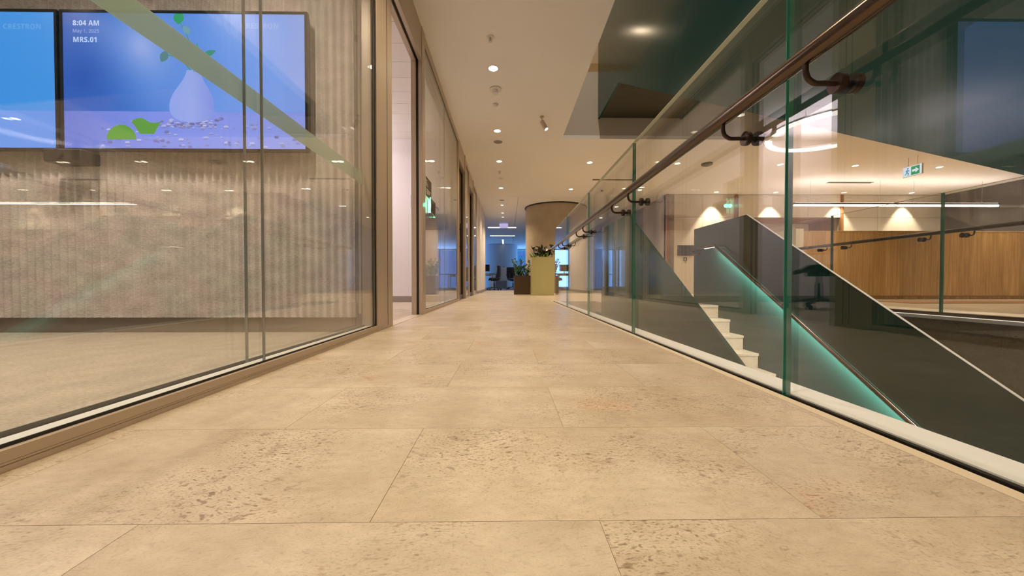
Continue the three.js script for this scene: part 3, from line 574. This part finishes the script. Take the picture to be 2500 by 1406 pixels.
// ---------------------------------------------------------------- office chairs
function makeChair(label, at, turn, group) {
  const t = thing('office_chair', label, 'chair', at, group); t.rotation.y = turn;
  for (let k = 0; k < 5; k++) {
    const a = k * Math.PI * 2 / 5 + 0.3, ca = Math.cos(a), sa = Math.sin(a);
    const leg = lpart(t, 'leg', tube([new THREE.Vector3(0.03 * ca, 0.115, 0.03 * sa), new THREE.Vector3(0.16 * ca, 0.10, 0.16 * sa), new THREE.Vector3(0.30 * ca, 0.075, 0.30 * sa)], 0.018, 8, 8), chairGrey);
    const w = new THREE.CylinderGeometry(0.03, 0.03, 0.045, 16); w.rotateX(Math.PI / 2); w.rotateY(-a + 0.6); w.translate(0.30 * ca, 0.03, 0.30 * sa);
    lpart(leg, 'caster', w, chairBlack);
  }
  lpart(t, 'gas_lift', [cyl(0.026, 0.03, 0.22, 0, 0.2, 0, 16), cyl(0.016, 0.016, 0.14, 0, 0.36, 0, 12), (() => { const g = new RoundedBoxGeometry(0.2, 0.05, 0.24, 2, 0.015); g.translate(0, 0.415, 0); return g; })()], chairBlack);
  { // dished seat
    const g = new THREE.BoxGeometry(0.50, 0.05, 0.47, 12, 2, 10), p = g.attributes.position;
    for (let i = 0; i < p.count; i++) { const x = p.getX(i), z = p.getZ(i), k = 1 - 0.35 * (x / 0.25) ** 2 * (Math.abs(z) / 0.235) ** 2; p.setXYZ(i, x * k, p.getY(i) + 0.03 * (x / 0.25) ** 2 - 0.035 * sm(0.1, 0.24, z) + 0.465, z * k); }
    g.computeVertexNormals(); lpart(t, 'seat', g, chairBlack);
  }
  { // curved back with open frame
    const f = (u, v) => new THREE.Vector3(0.235 * u * (1 - 0.12 * v), 0.52 + 0.5 * v, -0.20 - 0.06 * v + 0.05 * u * u - 0.03 * Math.sin(v * 3));
    const pos = [], idx = [], N = 10;
    for (let j = 0; j <= N; j++) for (let i = 0; i <= N; i++) { const q = f((i / N) * 2 - 1, j / N); pos.push(q.x, q.y, q.z); }
    for (let j = 0; j < N; j++) for (let i = 0; i < N; i++) { const a = j * (N + 1) + i; idx.push(a, a + 1, a + N + 1, a + 1, a + N + 2, a + N + 1); }
    const g = new THREE.BufferGeometry(); g.setAttribute('position', new THREE.Float32BufferAttribute(pos, 3)); g.setAttribute('uv', new THREE.Float32BufferAttribute(new Float32Array(pos.length / 3 * 2), 2)); g.setIndex(idx); g.computeVertexNormals();
    const back = lpart(t, 'backrest', g, chairBlack), rim = [];
    for (let i = 0; i <= 6; i++) rim.push(f(-1 + i / 3, 0)); for (let i = 1; i <= 6; i++) rim.push(f(1, i / 6)); for (let i = 1; i <= 6; i++) rim.push(f(1 - i / 3, 1)); for (let i = 1; i < 6; i++) rim.push(f(-1, 1 - i / 6));
    lpart(back, 'back_frame', tube(rim, 0.014, 64, 8, true), chairGrey);
    lpart(t, 'back_support', tube([new THREE.Vector3(0, 0.42, -0.08), new THREE.Vector3(0, 0.43, -0.24), new THREE.Vector3(0, 0.55, -0.285), new THREE.Vector3(0, 0.75, -0.285)], 0.018, 16, 8), chairGrey);
  }
  for (const sx of [-1, 1]) {
    const arm = lpart(t, 'armrest', (() => { const g = new RoundedBoxGeometry(0.07, 0.03, 0.24, 2, 0.012); g.translate(sx * 0.29, 0.68, 0.0); return g; })(), chairBlack);
    lpart(arm, 'arm_post', tube([new THREE.Vector3(sx * 0.12, 0.42, -0.02), new THREE.Vector3(sx * 0.28, 0.44, -0.02), new THREE.Vector3(sx * 0.29, 0.52, -0.02), new THREE.Vector3(sx * 0.29, 0.675, -0.02)], 0.014, 16, 8), chairGrey);
  }
  return t;
}
makeChair('black task chair in the pink room, mirrored in the stair glass', [-2.15, 0, 4.25], 2.2);
makeChair('black mesh task chair at the desk beside the white corridor wall', [-0.55, 0, 15.3], -1.9);
makeChair('black task chair half hidden behind the brown planter', [0.28, 0, 17.0], 2.6);
{ // desks
  const desk = (label, x0, x1, s0, s1) => {
    const d = thing('desk', label, 'desk', [(x0 + x1) / 2, 0, (s0 + s1) / 2]);
    part(d, 'top', bx(x0, x1, 0.70, 0.725, s0, s1, 0.004), wood[2]);
    for (const x of [x0 + 0.04, x1 - 0.04]) for (const s of [s0 + 0.05, s1 - 0.05]) part(d, 'leg', bx(x - 0.02, x + 0.02, 0, 0.70, s - 0.02, s + 0.02), whiteMetal);
    part(d, 'crossbar', bx(x0 + 0.06, x1 - 0.06, 0.62, 0.68, (s0 + s1) / 2 - 0.02, (s0 + s1) / 2 + 0.02), whiteMetal);
  };
  desk('desk with a monitor beside the white corridor wall', -2.2, -0.62, 15.8, 16.5);
  desk('white desk between the screens and the brown planter', -0.04, 1.2, 17.6, 18.3);
  desk('far white desk in front of the curved office column', -0.62, 0.02, 18.6, 19.3);
  const m = thing('monitor', 'dark computer monitor on the desk beside the white wall', 'monitor', [-0.95, 0.725, 16.1]);
  part(m, 'display', bx(-1.25, -0.78, 0.82, 1.12, 16.08, 16.1, 0.006), black); part(m, 'stand', [bx(-1.03, -0.98, 0.73, 0.95, 16.1, 16.12), bx(-1.1, -0.9, 0.725, 0.735, 16.05, 16.2)], black);
  for (const [x, l] of [[-0.56, 'first of the two white desk screens in the office'], [-0.29, 'second of the two white desk screens, nearer the planter']]) {
    const p = thing('desk_screen', l, 'desk screen', [x + 0.12, 0.6, 18.5], 'white desk screens');
    part(p, 'board', bx(x, x + 0.25, 0.54, 1.10, 18.48, 18.51, 0.005), whitePlastic); part(p, 'clamp', bx(x + 0.1, x + 0.14, 1.10, 1.14, 18.48, 18.51), black); part(p, 'foot', bx(x + 0.11, x + 0.13, 0, 0.54, 18.485, 18.505), whiteMetal);
  }
  const c = thing('cabinet', 'low pale cabinet under the white desk screens', 'cabinet', [-0.3, 0, 18.4]);
  part(c, 'body', bx(-0.60, -0.02, 0.02, 0.42, 18.36, 18.47), M({ color: lin(0.30, 0.36, 0.46), roughness: 0.5 })); part(c, 'door', bx(-0.595, -0.312, 0.03, 0.36, 18.34, 18.36), M({ color: lin(0.26, 0.32, 0.42), roughness: 0.5 })); part(c, 'door', bx(-0.308, -0.025, 0.03, 0.36, 18.34, 18.36), M({ color: lin(0.26, 0.32, 0.42), roughness: 0.5 })); part(c, 'top', bx(-0.61, -0.01, 0.42, 0.48, 18.33, 18.48), whitePlastic);
}

// ---------------------------------------------------------------- columns and planters
{
  const c = thing('column', 'wide round taupe plaster column with dark shadow gap behind the planters', 'column', [1.62, 0, 12.05], null, 'structure');
  part(c, 'shaft', boxUVcyl(1.0, 2.77, 1.62, 0, 12.05), column); part(c, 'shadow_gap', cyl(1.03, 1.03, 0.03, 1.62, 2.785, -12.05, 64), black);
  const d = thing('column', 'broad pale column with blue lit sides at the end of the office', 'column', [-0.42, 0, 24], null, 'structure');
  part(d, 'shaft', boxUVcyl(1.12, 2.8, -0.42, 0, 24), officePaint);
}
function boxUVcyl(r, h, x, y, s) {
  const g = new THREE.CylinderGeometry(r, r, h, 96, 1, false); const uv = g.attributes.uv; for (let i = 0; i < uv.count; i++) uv.setXY(i, uv.getX(i) * 2 * Math.PI * r, uv.getY(i) * h);
  g.translate(x, y + h / 2, -s); return g;
}
function leafGeo(l, w, droop = 0.3) {                // leaf along +y, bent toward +z, a little thick
  const N = 6, pos = [], idx = [];
  for (let j = 0; j <= N; j++) { const t = j / N, ww = w * Math.sin(Math.PI * Math.pow(t, 0.8)) * (t < 1 ? 1 : 0) + 0.0005; const y = l * t, z = droop * l * t * t; pos.push(-ww, y, z + ww * 0.25, 0, y, z - 0.001, ww, y, z + ww * 0.25); }
  for (let j = 0; j < N; j++) { const a = j * 3; idx.push(a, a + 1, a + 3, a + 1, a + 4, a + 3, a + 1, a + 2, a + 4, a + 2, a + 5, a + 4); }
  const g = new THREE.BufferGeometry(); g.setAttribute('position', new THREE.Float32BufferAttribute(pos, 3)); g.setAttribute('uv', new THREE.Float32BufferAttribute(new Float32Array(pos.length / 3 * 2), 2)); g.setIndex(idx); g.computeVertexNormals(); return g.toNonIndexed();
}
function placeLeaf(g, at, dir, roll) {
  const q = new THREE.Quaternion().setFromUnitVectors(new THREE.Vector3(0, 1, 0), dir.clone().normalize());
  g.applyQuaternion(new THREE.Quaternion().setFromAxisAngle(new THREE.Vector3(0, 1, 0), roll)); g.applyQuaternion(q); g.translate(at.x, at.y, at.z); return g;
}
{ // tall green-yellow planter with a gently bowed front
  const x0 = 0.605, x1 = 1.165, h = 0.942, pts = [], N = 14;
  for (let i = 0; i <= N; i++) { const t = i / N; pts.push([x0 + (x1 - x0) * t, 8.92 - 0.085 * Math.sin(Math.PI * (0.10 + 0.8 * t)) + 0.03]); }
  const sh = new THREE.Shape(); sh.moveTo(pts[0][0], pts[0][1]); pts.slice(1).forEach(([a, b]) => sh.lineTo(a, b)); sh.lineTo(x1, 9.30); sh.lineTo(x0, 9.30); sh.closePath();
  const hole = new THREE.Path(); hole.moveTo(x0 + 0.025, 8.97); hole.lineTo(x0 + 0.025, 9.275); hole.lineTo(x1 - 0.025, 9.275); hole.lineTo(x1 - 0.025, 8.97); hole.closePath(); sh.holes.push(hole);
  const g = new THREE.ExtrudeGeometry(sh, { depth: h, bevelEnabled: false }); g.rotateX(-Math.PI / 2);     // (x, s, up) -> (x, up, -s)
  const p = thing('planter', 'tall olive green planter with a broad leaved rubber plant', 'planter', [0.885, 0, 9.1]);
  part(p, 'body', boxUV(g), potGreen); part(p, 'soil', bx(x0 + 0.02, x1 - 0.02, 0.05, h - 0.05, 8.96, 9.28), soil);
  const plant = thing('rubber_plant', 'dark rubber plant with lime leaves in the tall olive planter', 'plant', [0.885, h - 0.05, 9.1]);
  for (let k = 0; k < 5; k++) {
    const bx0 = 0.70 + 0.1 * k, b = V(bx0, h - 0.05, rr(9.05, 9.2)), tip = b.clone().add(new THREE.Vector3(rr(-0.05, 0.12), rr(0.22, 0.36), rr(-0.05, 0.08)));
    part(plant, 'stem', rod(b, tip, 0.008, 6), stemMat);
    for (let i = 0; i < 7; i++) { const q = b.clone().lerp(tip, 0.35 + 0.65 * i / 6), a = i * 2.4 + k; part(plant, 'leaf', placeLeaf(leafGeo(rr(0.15, 0.21), rr(0.04, 0.052), 0.35), q, new THREE.Vector3(Math.cos(a) * 0.9, rr(0.25, 0.9), Math.sin(a) * 0.9), rr(0, 6)), leafRubber[(i + k) % 2]); }
  }
  for (let k = 0; k < 9; k++) part(plant, 'leaf', placeLeaf(leafGeo(rr(0.14, 0.24), 0.022, 0.25), V(rr(0.66, 1.12), h - 0.05, rr(8.98, 9.1)), new THREE.Vector3(rr(-0.6, 0.6), 1, rr(-0.1, 0.4)), rr(0, 6)), leafLime);
}
{
  const p = thing('planter', 'short dark brown square planter with a leafy upright plant', 'planter', [0.42, 0, 9.75]), x0 = 0.185, x1 = 0.69, h = 0.50;
  part(p, 'body', [bx(x0, x1, 0, h, 9.5, 9.52), bx(x0, x1, 0, h, 9.96, 9.98), bx(x0, x0 + 0.02, 0, h, 9.52, 9.96), bx(x1 - 0.02, x1, 0, h, 9.52, 9.96)], potBrown); part(p, 'soil', bx(x0 + 0.02, x1 - 0.02, 0.03, h - 0.04, 9.52, 9.96), soil);
  const plant = thing('leafy_plant', 'glossy upright plant with small paired leaves in the brown planter', 'plant', [0.42, h - 0.04, 9.75]);
  for (let k = 0; k < 15; k++) {
    const b = V(rr(0.27, 0.60), h - 0.05, rr(9.6, 9.9)), lean = rr(-0.20, 0.22), up = k < 8 ? rr(0.36, 0.52) : rr(0.2, 0.34), tip = b.clone().add(new THREE.Vector3(lean, up, rr(-0.1, 0.14))), midp = b.clone().lerp(tip, 0.5).add(new THREE.Vector3(-lean * 0.2, 0.03, 0));
    const c = new THREE.QuadraticBezierCurve3(b, midp, tip), st = part(plant, 'stem', new THREE.TubeGeometry(c, 8, 0.006, 6), stemMat), ls = [];
    for (let i = 2; i < 11; i++) for (const sd of [-1, 1]) { const t = i / 10.5, q = c.getPoint(Math.min(1, t)), tg = c.getTangent(Math.min(1, t)), side = new THREE.Vector3(Math.cos(k * 1.3), 0, Math.sin(k * 1.3)).multiplyScalar(sd); ls.push(placeLeaf(leafGeo(0.075 * (1.15 - t * 0.4), 0.017, 0.15), q, tg.clone().multiplyScalar(0.8).add(side), rr(0, 6))); }
    part(st, 'leaflets', ls, leafZZ[k % 2]);
  }
}

// ---------------------------------------------------------------- reception desk, pendant, floor stripe
{
  const t = thing('reception_desk', 'long timber clad reception desk with vertical grain boards', 'reception desk', [7.6, 0, 6.9]);
  part(t, 'carcass', [bx(5.56, 10.98, 0.05, 1.26, 6.74, 6.82)], wood[1]);
  const n = 38; for (let i = 0; i < n; i++) { const a = 5.55 + (11.0 - 5.55) * i / n, b = 5.55 + (11.0 - 5.55) * (i + 1) / n; part(t, 'board', bx(a + 0.0006, b - 0.0006, 0.07, 1.27, 6.715 + (i % 3) * 0.0006, 6.74), wood[(i * 7 + (i >> 1)) % 4]); }
  part(t, 'plinth', bx(5.6, 10.95, 0, 0.07, 6.75, 6.84), wood[2]);
  part(t, 'counter', bx(5.55, 11.0, 1.27, 1.29, 6.71, 7.15, 0.004), wood[2]); part(t, 'end_panel', bx(5.40, 5.55, 0, 1.32, 6.68, 7.2, 0.006), creamPanel, 'pale end post'); part(t, 'worktop', bx(5.55, 11.0, 0.72, 0.75, 6.84, 7.6), wood[0]);
  solo('floor_stripe', bx(6.1, 11.5, 0, 0.008, 5.35, 5.85), stripeMat, 'terracotta stripe on the floor in front of the reception desk', 'floor_stripe');  // thin terracotta strip laid on the stone floor
}
function rectLight(parent, w, h, at, down, c, k) {
  const L = new THREE.RectAreaLight(c, k, w, h); L.position.set(at.x, at.y, at.z).sub(parent.position); L.rotation.x = down ? -Math.PI / 2 : Math.PI / 2; L.name = 'lamp'; parent.add(L);
}
{
  for (const [x0, x1, l] of [[6.99, 9.52, 'linear pendant light over the reception desk, half nearer the corridor'], [9.56, 12.06, 'linear pendant light over the reception desk, half nearer the dark wall']]) {
    const t = thing('pendant_light', l, 'pendant light', [(x0 + x1) / 2, 2.21, 8.72], 'linear pendants over the reception desk');
    part(t, 'housing', bx(x0, x1, 2.225, 2.26, 8.69, 8.75, 0.004), bronzeDark); part(t, 'diffuser', bx(x0 + 0.005, x1 - 0.005, 2.18, 2.225, 8.692, 8.748, 0.01), glowBar);
    for (const x of [x0 + 0.4, x1 - 0.4]) part(t, 'suspension_wire', rod(V(x, 2.26, 8.72), V(x, 2.8, 8.72), 0.002, 6), steel);
    part(t, 'up_diffuser', bx(x0 + 0.02, x1 - 0.02, 2.26, 2.264, 8.70, 8.74), glowBar);
    rectLight(t, x1 - x0, 0.05, V((x0 + x1) / 2, 2.175, 8.72), true, lin(1, 0.84, 0.66), 55);
    rectLight(t, x1 - x0, 0.05, V((x0 + x1) / 2, 2.27, 8.72), false, lin(1, 0.79, 0.72), 20);
  }
}
// ---------------------------------------------------------------- office linear lights
for (const [x0, x1, s0, s1, l] of [[-0.85, 0.40, 16.05, 16.17, 'crosswise linear ceiling light in the office just behind the exit sign'], [-0.88, 0.40, 18.9, 19.02, 'second crosswise linear ceiling light in the office'], [-0.29, -0.20, 20.6, 22.8, 'lengthwise linear ceiling light in front of the curved office column']]) {
  const t = thing('ceiling_light', l, 'ceiling light', [(x0 + x1) / 2, 2.8, (s0 + s1) / 2], 'linear lights of the office');
  part(t, 'housing', bx(x0 - 0.01, x1 + 0.01, 2.775, 2.8, s0 - 0.01, s1 + 0.01), whiteMetal); part(t, 'diffuser', bx(x0, x1, 2.765, 2.776, s0, s1), s1 - s0 > 1 ? glowCoolDim : glowCool);
  rectLight(t, x1 - x0, s1 - s0, V((x0 + x1) / 2, 2.76, (s0 + s1) / 2), true, COOL, s1 - s0 > 1 ? 0.4 : 2.2);
}

// ---------------------------------------------------------------- downlights
const ringGeo = new THREE.LatheGeometry([[0.050, 0.0], [0.050, -0.004], [0.060, -0.005], [0.062, -0.003], [0.062, 0.0]].map(([r, y]) => new THREE.Vector2(r, y)), 32);
const lensGeo = new THREE.CylinderGeometry(0.0505, 0.0505, 0.004, 32); lensGeo.translate(0, -0.0018, 0);
function downlight(x, y, s, label, group, power = 9, angle = 1.05, pen = 1, color = WARM, lens = glowWarm, size = 1) {
  const t = thing('downlight', label, 'downlight', [x, y, s], group);
  const a = mk(ringGeo, whiteMetal); a.name = 'trim_ring'; t.add(a); const b = mk(lensGeo, lens); b.name = 'lens'; t.add(b);
  if (size !== 1) { a.scale.set(size, 1, size); b.scale.set(size, 1, size); }
  const L = new THREE.SpotLight(color, power, 0, angle, pen, 2); L.position.set(0, -0.02, 0); L.castShadow = true; L.shadow.radius = 2; L.name = 'lamp';
  const tg = new THREE.Object3D(); tg.position.set(0, -1, 0); t.add(L, tg); L.target = tg;
  return t;
}
const ord = ['first', 'second', 'third', 'fourth', 'fifth', 'sixth', 'seventh', 'eighth', 'ninth', 'tenth'];
[4.22, 5.94, 7.42, 9.5, 11.6, 12.9, 13.7].forEach((s, i) => downlight(-0.16, 2.8, s, ord[i] + ' visible downlight along the corridor ceiling, counted from the nearest', 'corridor downlights', i > 3 ? 11 : 9, 1.05, 1, WARM, glowWarm, i > 3 ? 0.75 : 1.05));
[-1.4, 0.6, 2.4].forEach((s, i) => downlight(-0.16, 2.8, s, ['downlight over the corridor behind the camera', 'downlight over the corridor above the camera', 'downlight over the corridor between the camera and the doorway'][i], 'corridor downlights', 9));
[[1.71, 7.47], [3.55, 7.5], [5.75, 7.54], [7.4, 7.6], [9.3, 7.66], [11.2, 7.7]].forEach(([x, s], i) => downlight(x, 2.8, s, ord[i] + ' downlight across the stairwell head row, counted from the corridor', 'stairwell head downlights', i > 1 ? 6 : 8, 1.0, 1, WARM, glowWarm, 1.05));
[[1.70, 9.6], [3.56, 9.65]].forEach(([x, s], i) => downlight(x, 2.8, s, ['downlight just in front of the round taupe column', 'downlight between the taupe column and the cream wall'][i], 'landing downlights', 15));
[[5.75, 9.86], [7.4, 9.86], [9.3, 9.86], [11.2, 9.86]].forEach(([x, s], i) => downlight(x, 2.8, s, ord[i] + ' spotlight casting a cone on the cream wall, counted from the dark plaque', 'cream wall spotlights', 16, 0.62, 0.22, lin(1, 0.84, 0.62), glowWarm, 1.05));
[[3.58, 11.8], [3.59, 13.8]].forEach(([x, s], i) => downlight(x, 2.8, s, ['downlight beside the taupe side wall', 'farther downlight beside the taupe side wall'][i], 'side wall downlights', 6));
[[5.75, 5.6], [9.3, 5.6], [6.6, 2.6], [9.3, 2.6]].forEach(([x, s], i) => downlight(x, 2.8, s, ['downlight over the reception floor beside the dark stair panel', 'downlight over the reception floor by the terracotta stripe', 'added downlight over the floor behind the upper stair', 'downlight over the floor behind the upper stair, also added, nearer the dark wall'][i], 'reception downlights', i < 2 ? 18 : 9));  // last two are out of view, added to light the reception area
[[-1.5, 0.2], [-2.3, 1.35], [-3.6, 1.35], [-1.35, 1.5], [-3.2, -0.6]].forEach(([x, s], i) => downlight(x, 2.7, s, ord[i] + ' downlight inside the meeting room with the screens', 'meeting room downlights', [12, 10, 10, 10, 12][i], 1.15, 1, lin(1, 0.84, 0.70)));
[[-1.6, 4.9], [-1.9, 3.4], [-3.6, 3.6]].forEach(([x, s], i) => downlight(x, 2.6, s, ord[i] + ' downlight inside the pink room behind the doorway', 'pink room downlights', 2.2, 1.1, 1, SOFT, glowSoft));
[[-1.8, 7.2], [-1.8, 9.0]].forEach(([x, s], i) => downlight(x, 2.7, s, ord[i] + ' downlight inside the rooms behind the far doors', 'far room downlights', 4, 1.1, 1, SOFT, glowSoft));
[[-0.2, 9.0], [2.4, 7.6]].forEach(([x, s], i) => downlight(x, 6.6, s, ord[i] + ' downlight in the ceiling of the storey above', 'upper storey downlights', 24));
[[1.16, 0.8], [1.16, 2.8], [1.16, 4.8], [3.62, 1.6], [3.62, 4.0]].forEach(([x, s], i) => downlight(x, 6.6, s, ord[i] + ' added light high over the stair void', 'added stair void lights', i < 3 ? 28 : 95, i < 3 ? 0.8 : 0.5, 1, lin(1, 0.86, 0.70)));  // unseen lamps, added to brighten the base strip, bulkhead and slab edge
{ // ring pendant in the pink room
  const t = thing('ring_pendant', 'glowing ring pendant in the pink room, mirrored in the stair glass', 'pendant light', [-2.87, 2.38, 4.9]);
  const g = new THREE.TorusGeometry(0.71, 0.028, 12, 96); g.rotateX(Math.PI / 2); lpart(t, 'light_ring', g, glowRing);
  const h = new THREE.TorusGeometry(0.71, 0.022, 8, 96); h.rotateX(Math.PI / 2); h.translate(0, 0.03, 0); lpart(t, 'housing', h, whiteMetal);
  for (const a of [0.5, 2.6, 4.7]) lpart(t, 'suspension_wire', rod(new THREE.Vector3(0.71 * Math.cos(a), 0.03, 0.71 * Math.sin(a)), new THREE.Vector3(0.71 * Math.cos(a), 0.22, 0.71 * Math.sin(a)), 0.002, 6), steel);
const up = new THREE.RectAreaLight(lin(1, 0.84, 0.92), 9, 1.3, 1.3); up.position.set(0, 0.07, 0); up.rotation.x = Math.PI / 2; up.name = 'lamp'; t.add(up);
}

// ---------------------------------------------------------------- exit signs
{
  const tex = canvasTex(512, 288, (c, w, h) => {
    c.fillStyle = '#e6f2ff'; c.fillRect(0, 0, w, h); c.fillStyle = '#0d9a5a'; c.fillRect(230, 20, 230, 248);
    c.fillStyle = '#eaf6ff'; c.beginPath(); c.moveTo(440, 144); c.lineTo(350, 62); c.lineTo(350, 112); c.lineTo(255, 112); c.lineTo(255, 176); c.lineTo(350, 176); c.lineTo(350, 226); c.closePath(); c.fill();
    c.fillStyle = '#2f8fa8'; c.beginPath(); c.arc(140, 52, 24, 0, 7); c.fill(); c.lineWidth = 26; c.strokeStyle = '#2f8fa8'; c.beginPath(); c.moveTo(132, 86); c.lineTo(112, 160); c.lineTo(160, 200); c.lineTo(140, 262); c.moveTo(112, 160); c.lineTo(70, 230); c.moveTo(128, 96); c.lineTo(80, 130); c.moveTo(128, 96); c.lineTo(180, 136); c.stroke();
  });
  const t = thing('exit_sign', 'green and white arrow exit sign hanging over the reception', 'exit sign', [8.0, 2.6, 7.03]);
  part(t, 'body', bx(7.985, 8.015, 2.42, 2.62, 6.86, 7.2, 0.004), whitePlastic);
  const g = new THREE.PlaneGeometry(0.33, 0.19); g.rotateY(-Math.PI / 2); g.translate(7.9835, 2.52, -7.03);
  part(t, 'sign_face', g, new THREE.MeshStandardMaterial({ color: 0x000000, emissive: 0xffffff, emissiveMap: tex, emissiveIntensity: 0.85, roughness: 0.4 }));
  part(t, 'hanger', [rod(V(8, 2.62, 6.95), V(8, 2.8, 6.95), 0.004, 8), rod(V(8, 2.62, 7.11), V(8, 2.8, 7.11), 0.004, 8)], steel);
  const u = thing('exit_sign', 'lilac backlit exit sign hanging at the office entrance', 'exit sign', [-0.14, 2.7, 15.0]);
  part(u, 'sign_body', bx(-0.32, 0.04, 2.58, 2.77, 15.0, 15.03, 0.004), glowLilac); part(u, 'hanger', [rod(V(-0.25, 2.76, 15.015), V(-0.25, 2.8, 15.015), 0.005, 8), rod(V(-0.03, 2.76, 15.015), V(-0.03, 2.8, 15.015), 0.005, 8)], steel);
}

// ---------------------------------------------------------------- small ceiling fittings
function sprinkler(x, s, label) {
  const t = thing('sprinkler', label, 'sprinkler', [x, 2.8, s], 'ceiling sprinklers');
  lpart(t, 'escutcheon', cyl(0.035, 0.04, 0.008, 0, -0.004, 0, 24), whitePlastic); lpart(t, 'nozzle', [cyl(0.010, 0.012, 0.03, 0, -0.02, 0, 12)], steel); lpart(t, 'deflector', [cyl(0.018, 0.018, 0.002, 0, -0.046, 0, 16), cyl(0.003, 0.003, 0.015, 0, -0.04, 0, 8)], steel);
}
sprinkler(-0.17, 3.69, 'sprinkler head in front of the nearest visible corridor downlight'); sprinkler(-0.17, 8.1, 'sprinkler head between the third and fourth corridor downlights');
{
  const e = thing('emergency_light', 'round white emergency light with stub lens on the corridor ceiling', 'emergency light', [-0.15, 2.8, 4.67]);
  lpart(e, 'plate', cyl(0.075, 0.08, 0.012, 0, -0.006, 0, 32), whitePlastic); lpart(e, 'stub', cyl(0.03, 0.036, 0.05, 0, -0.035, 0, 24), whitePlastic);
  const det = (x, s, r, h, mat, label) => { const t = thing('smoke_detector', label, 'detector', [x, 2.8, s], 'ceiling detectors'); lpart(t, 'base', cyl(r, r, h * 0.5, 0, -h * 0.25, 0, 32), mat); lpart(t, 'dome', new THREE.LatheGeometry([[0, -h], [r * 0.5, -h * 0.95], [r * 0.8, -h * 0.7], [r * 0.85, -h * 0.5]].map(([a, b]) => new THREE.Vector2(a, b)), 28), mat); };
  det(-0.16, 5.06, 0.04, 0.03, whitePlastic, 'small white detector between the first and second corridor downlights');
  det(-0.19, 3.12, 0.055, 0.045, whitePlastic, 'white detector at the top picture edge');
  det(-0.15, 8.6, 0.05, 0.03, whitePlastic, 'small white detector before the fourth corridor downlight');
  det(4.17, 7.5, 0.11, 0.06, greyPlastic, 'dark rimmed detector over the stairwell landing');
  det(2.55, 9.7, 0.035, 0.04, black, 'tiny black camera dome before the taupe column');
  const sp = (x, s, label) => { const t = thing('ceiling_speaker', label, 'speaker', [x, 2.8, s], 'flush ceiling speakers'); lpart(t, 'grille', cyl(0.075, 0.075, 0.006, 0, -0.003, 0, 32), greyPlastic); lpart(t, 'rim', (() => { const g = new THREE.TorusGeometry(0.077, 0.004, 8, 40); g.rotateX(Math.PI / 2); g.translate(0, -0.003, 0); return g; })(), whitePlastic); };
  sp(-0.16, 6.4, 'flush grey ceiling speaker behind the second corridor downlight'); sp(-0.16, 10.9, 'flush grey ceiling speaker in the far corridor');
  for (const [x0, x1, s, l] of [[2.07, 3.03, 8.7, 'slim slot air diffuser in the ceiling above the corridor glass'], [7.95, 9.05, 8.86, 'slim slot air diffuser in the ceiling over the reception']]) { const t = thing('air_diffuser', l, 'air diffuser', [x0, 2.8, s]); part(t, 'slot', bx(x0, x1, 2.796, 2.7995, s - 0.03, s + 0.03), black); part(t, 'frame', [bx(x0 - 0.01, x1 + 0.01, 2.792, 2.8, s - 0.045, s - 0.03), bx(x0 - 0.01, x1 + 0.01, 2.792, 2.8, s + 0.03, s + 0.045)], greyPlastic); }
  // adjustable spot
  const t = thing('spotlight', 'small adjustable cylinder spotlight on the ceiling beside the stair void', 'spotlight', [0.52, 2.8, 5.42]);
  lpart(t, 'base', [cyl(0.028, 0.028, 0.018, 0, -0.009, 0, 24), cyl(0.007, 0.007, 0.07, 0, -0.05, 0, 10)], frameMat);
  const dir = new THREE.Vector3(0.42, -0.85, 0.25).normalize(), a = new THREE.Vector3(0, -0.075, 0), b = a.clone().addScaledVector(dir, 0.15);
  lpart(t, 'body', rod(a, b, 0.032, 24), frameMat); lpart(t, 'lens', rod(b, b.clone().addScaledVector(dir, 0.004), 0.027, 24), glow(lin(1, 0.8, 0.75), 1.6));
  const L = new THREE.SpotLight(WARM, 8, 0, 0.4, 0.6, 2); L.position.copy(b).addScaledVector(dir, 0.03); const tg = new THREE.Object3D(); tg.position.copy(b).addScaledVector(dir, 1); t.add(L, tg); L.target = tg; L.castShadow = true; L.shadow.radius = 1; L.name = 'lamp';
}

renderer.render(scene, camera);
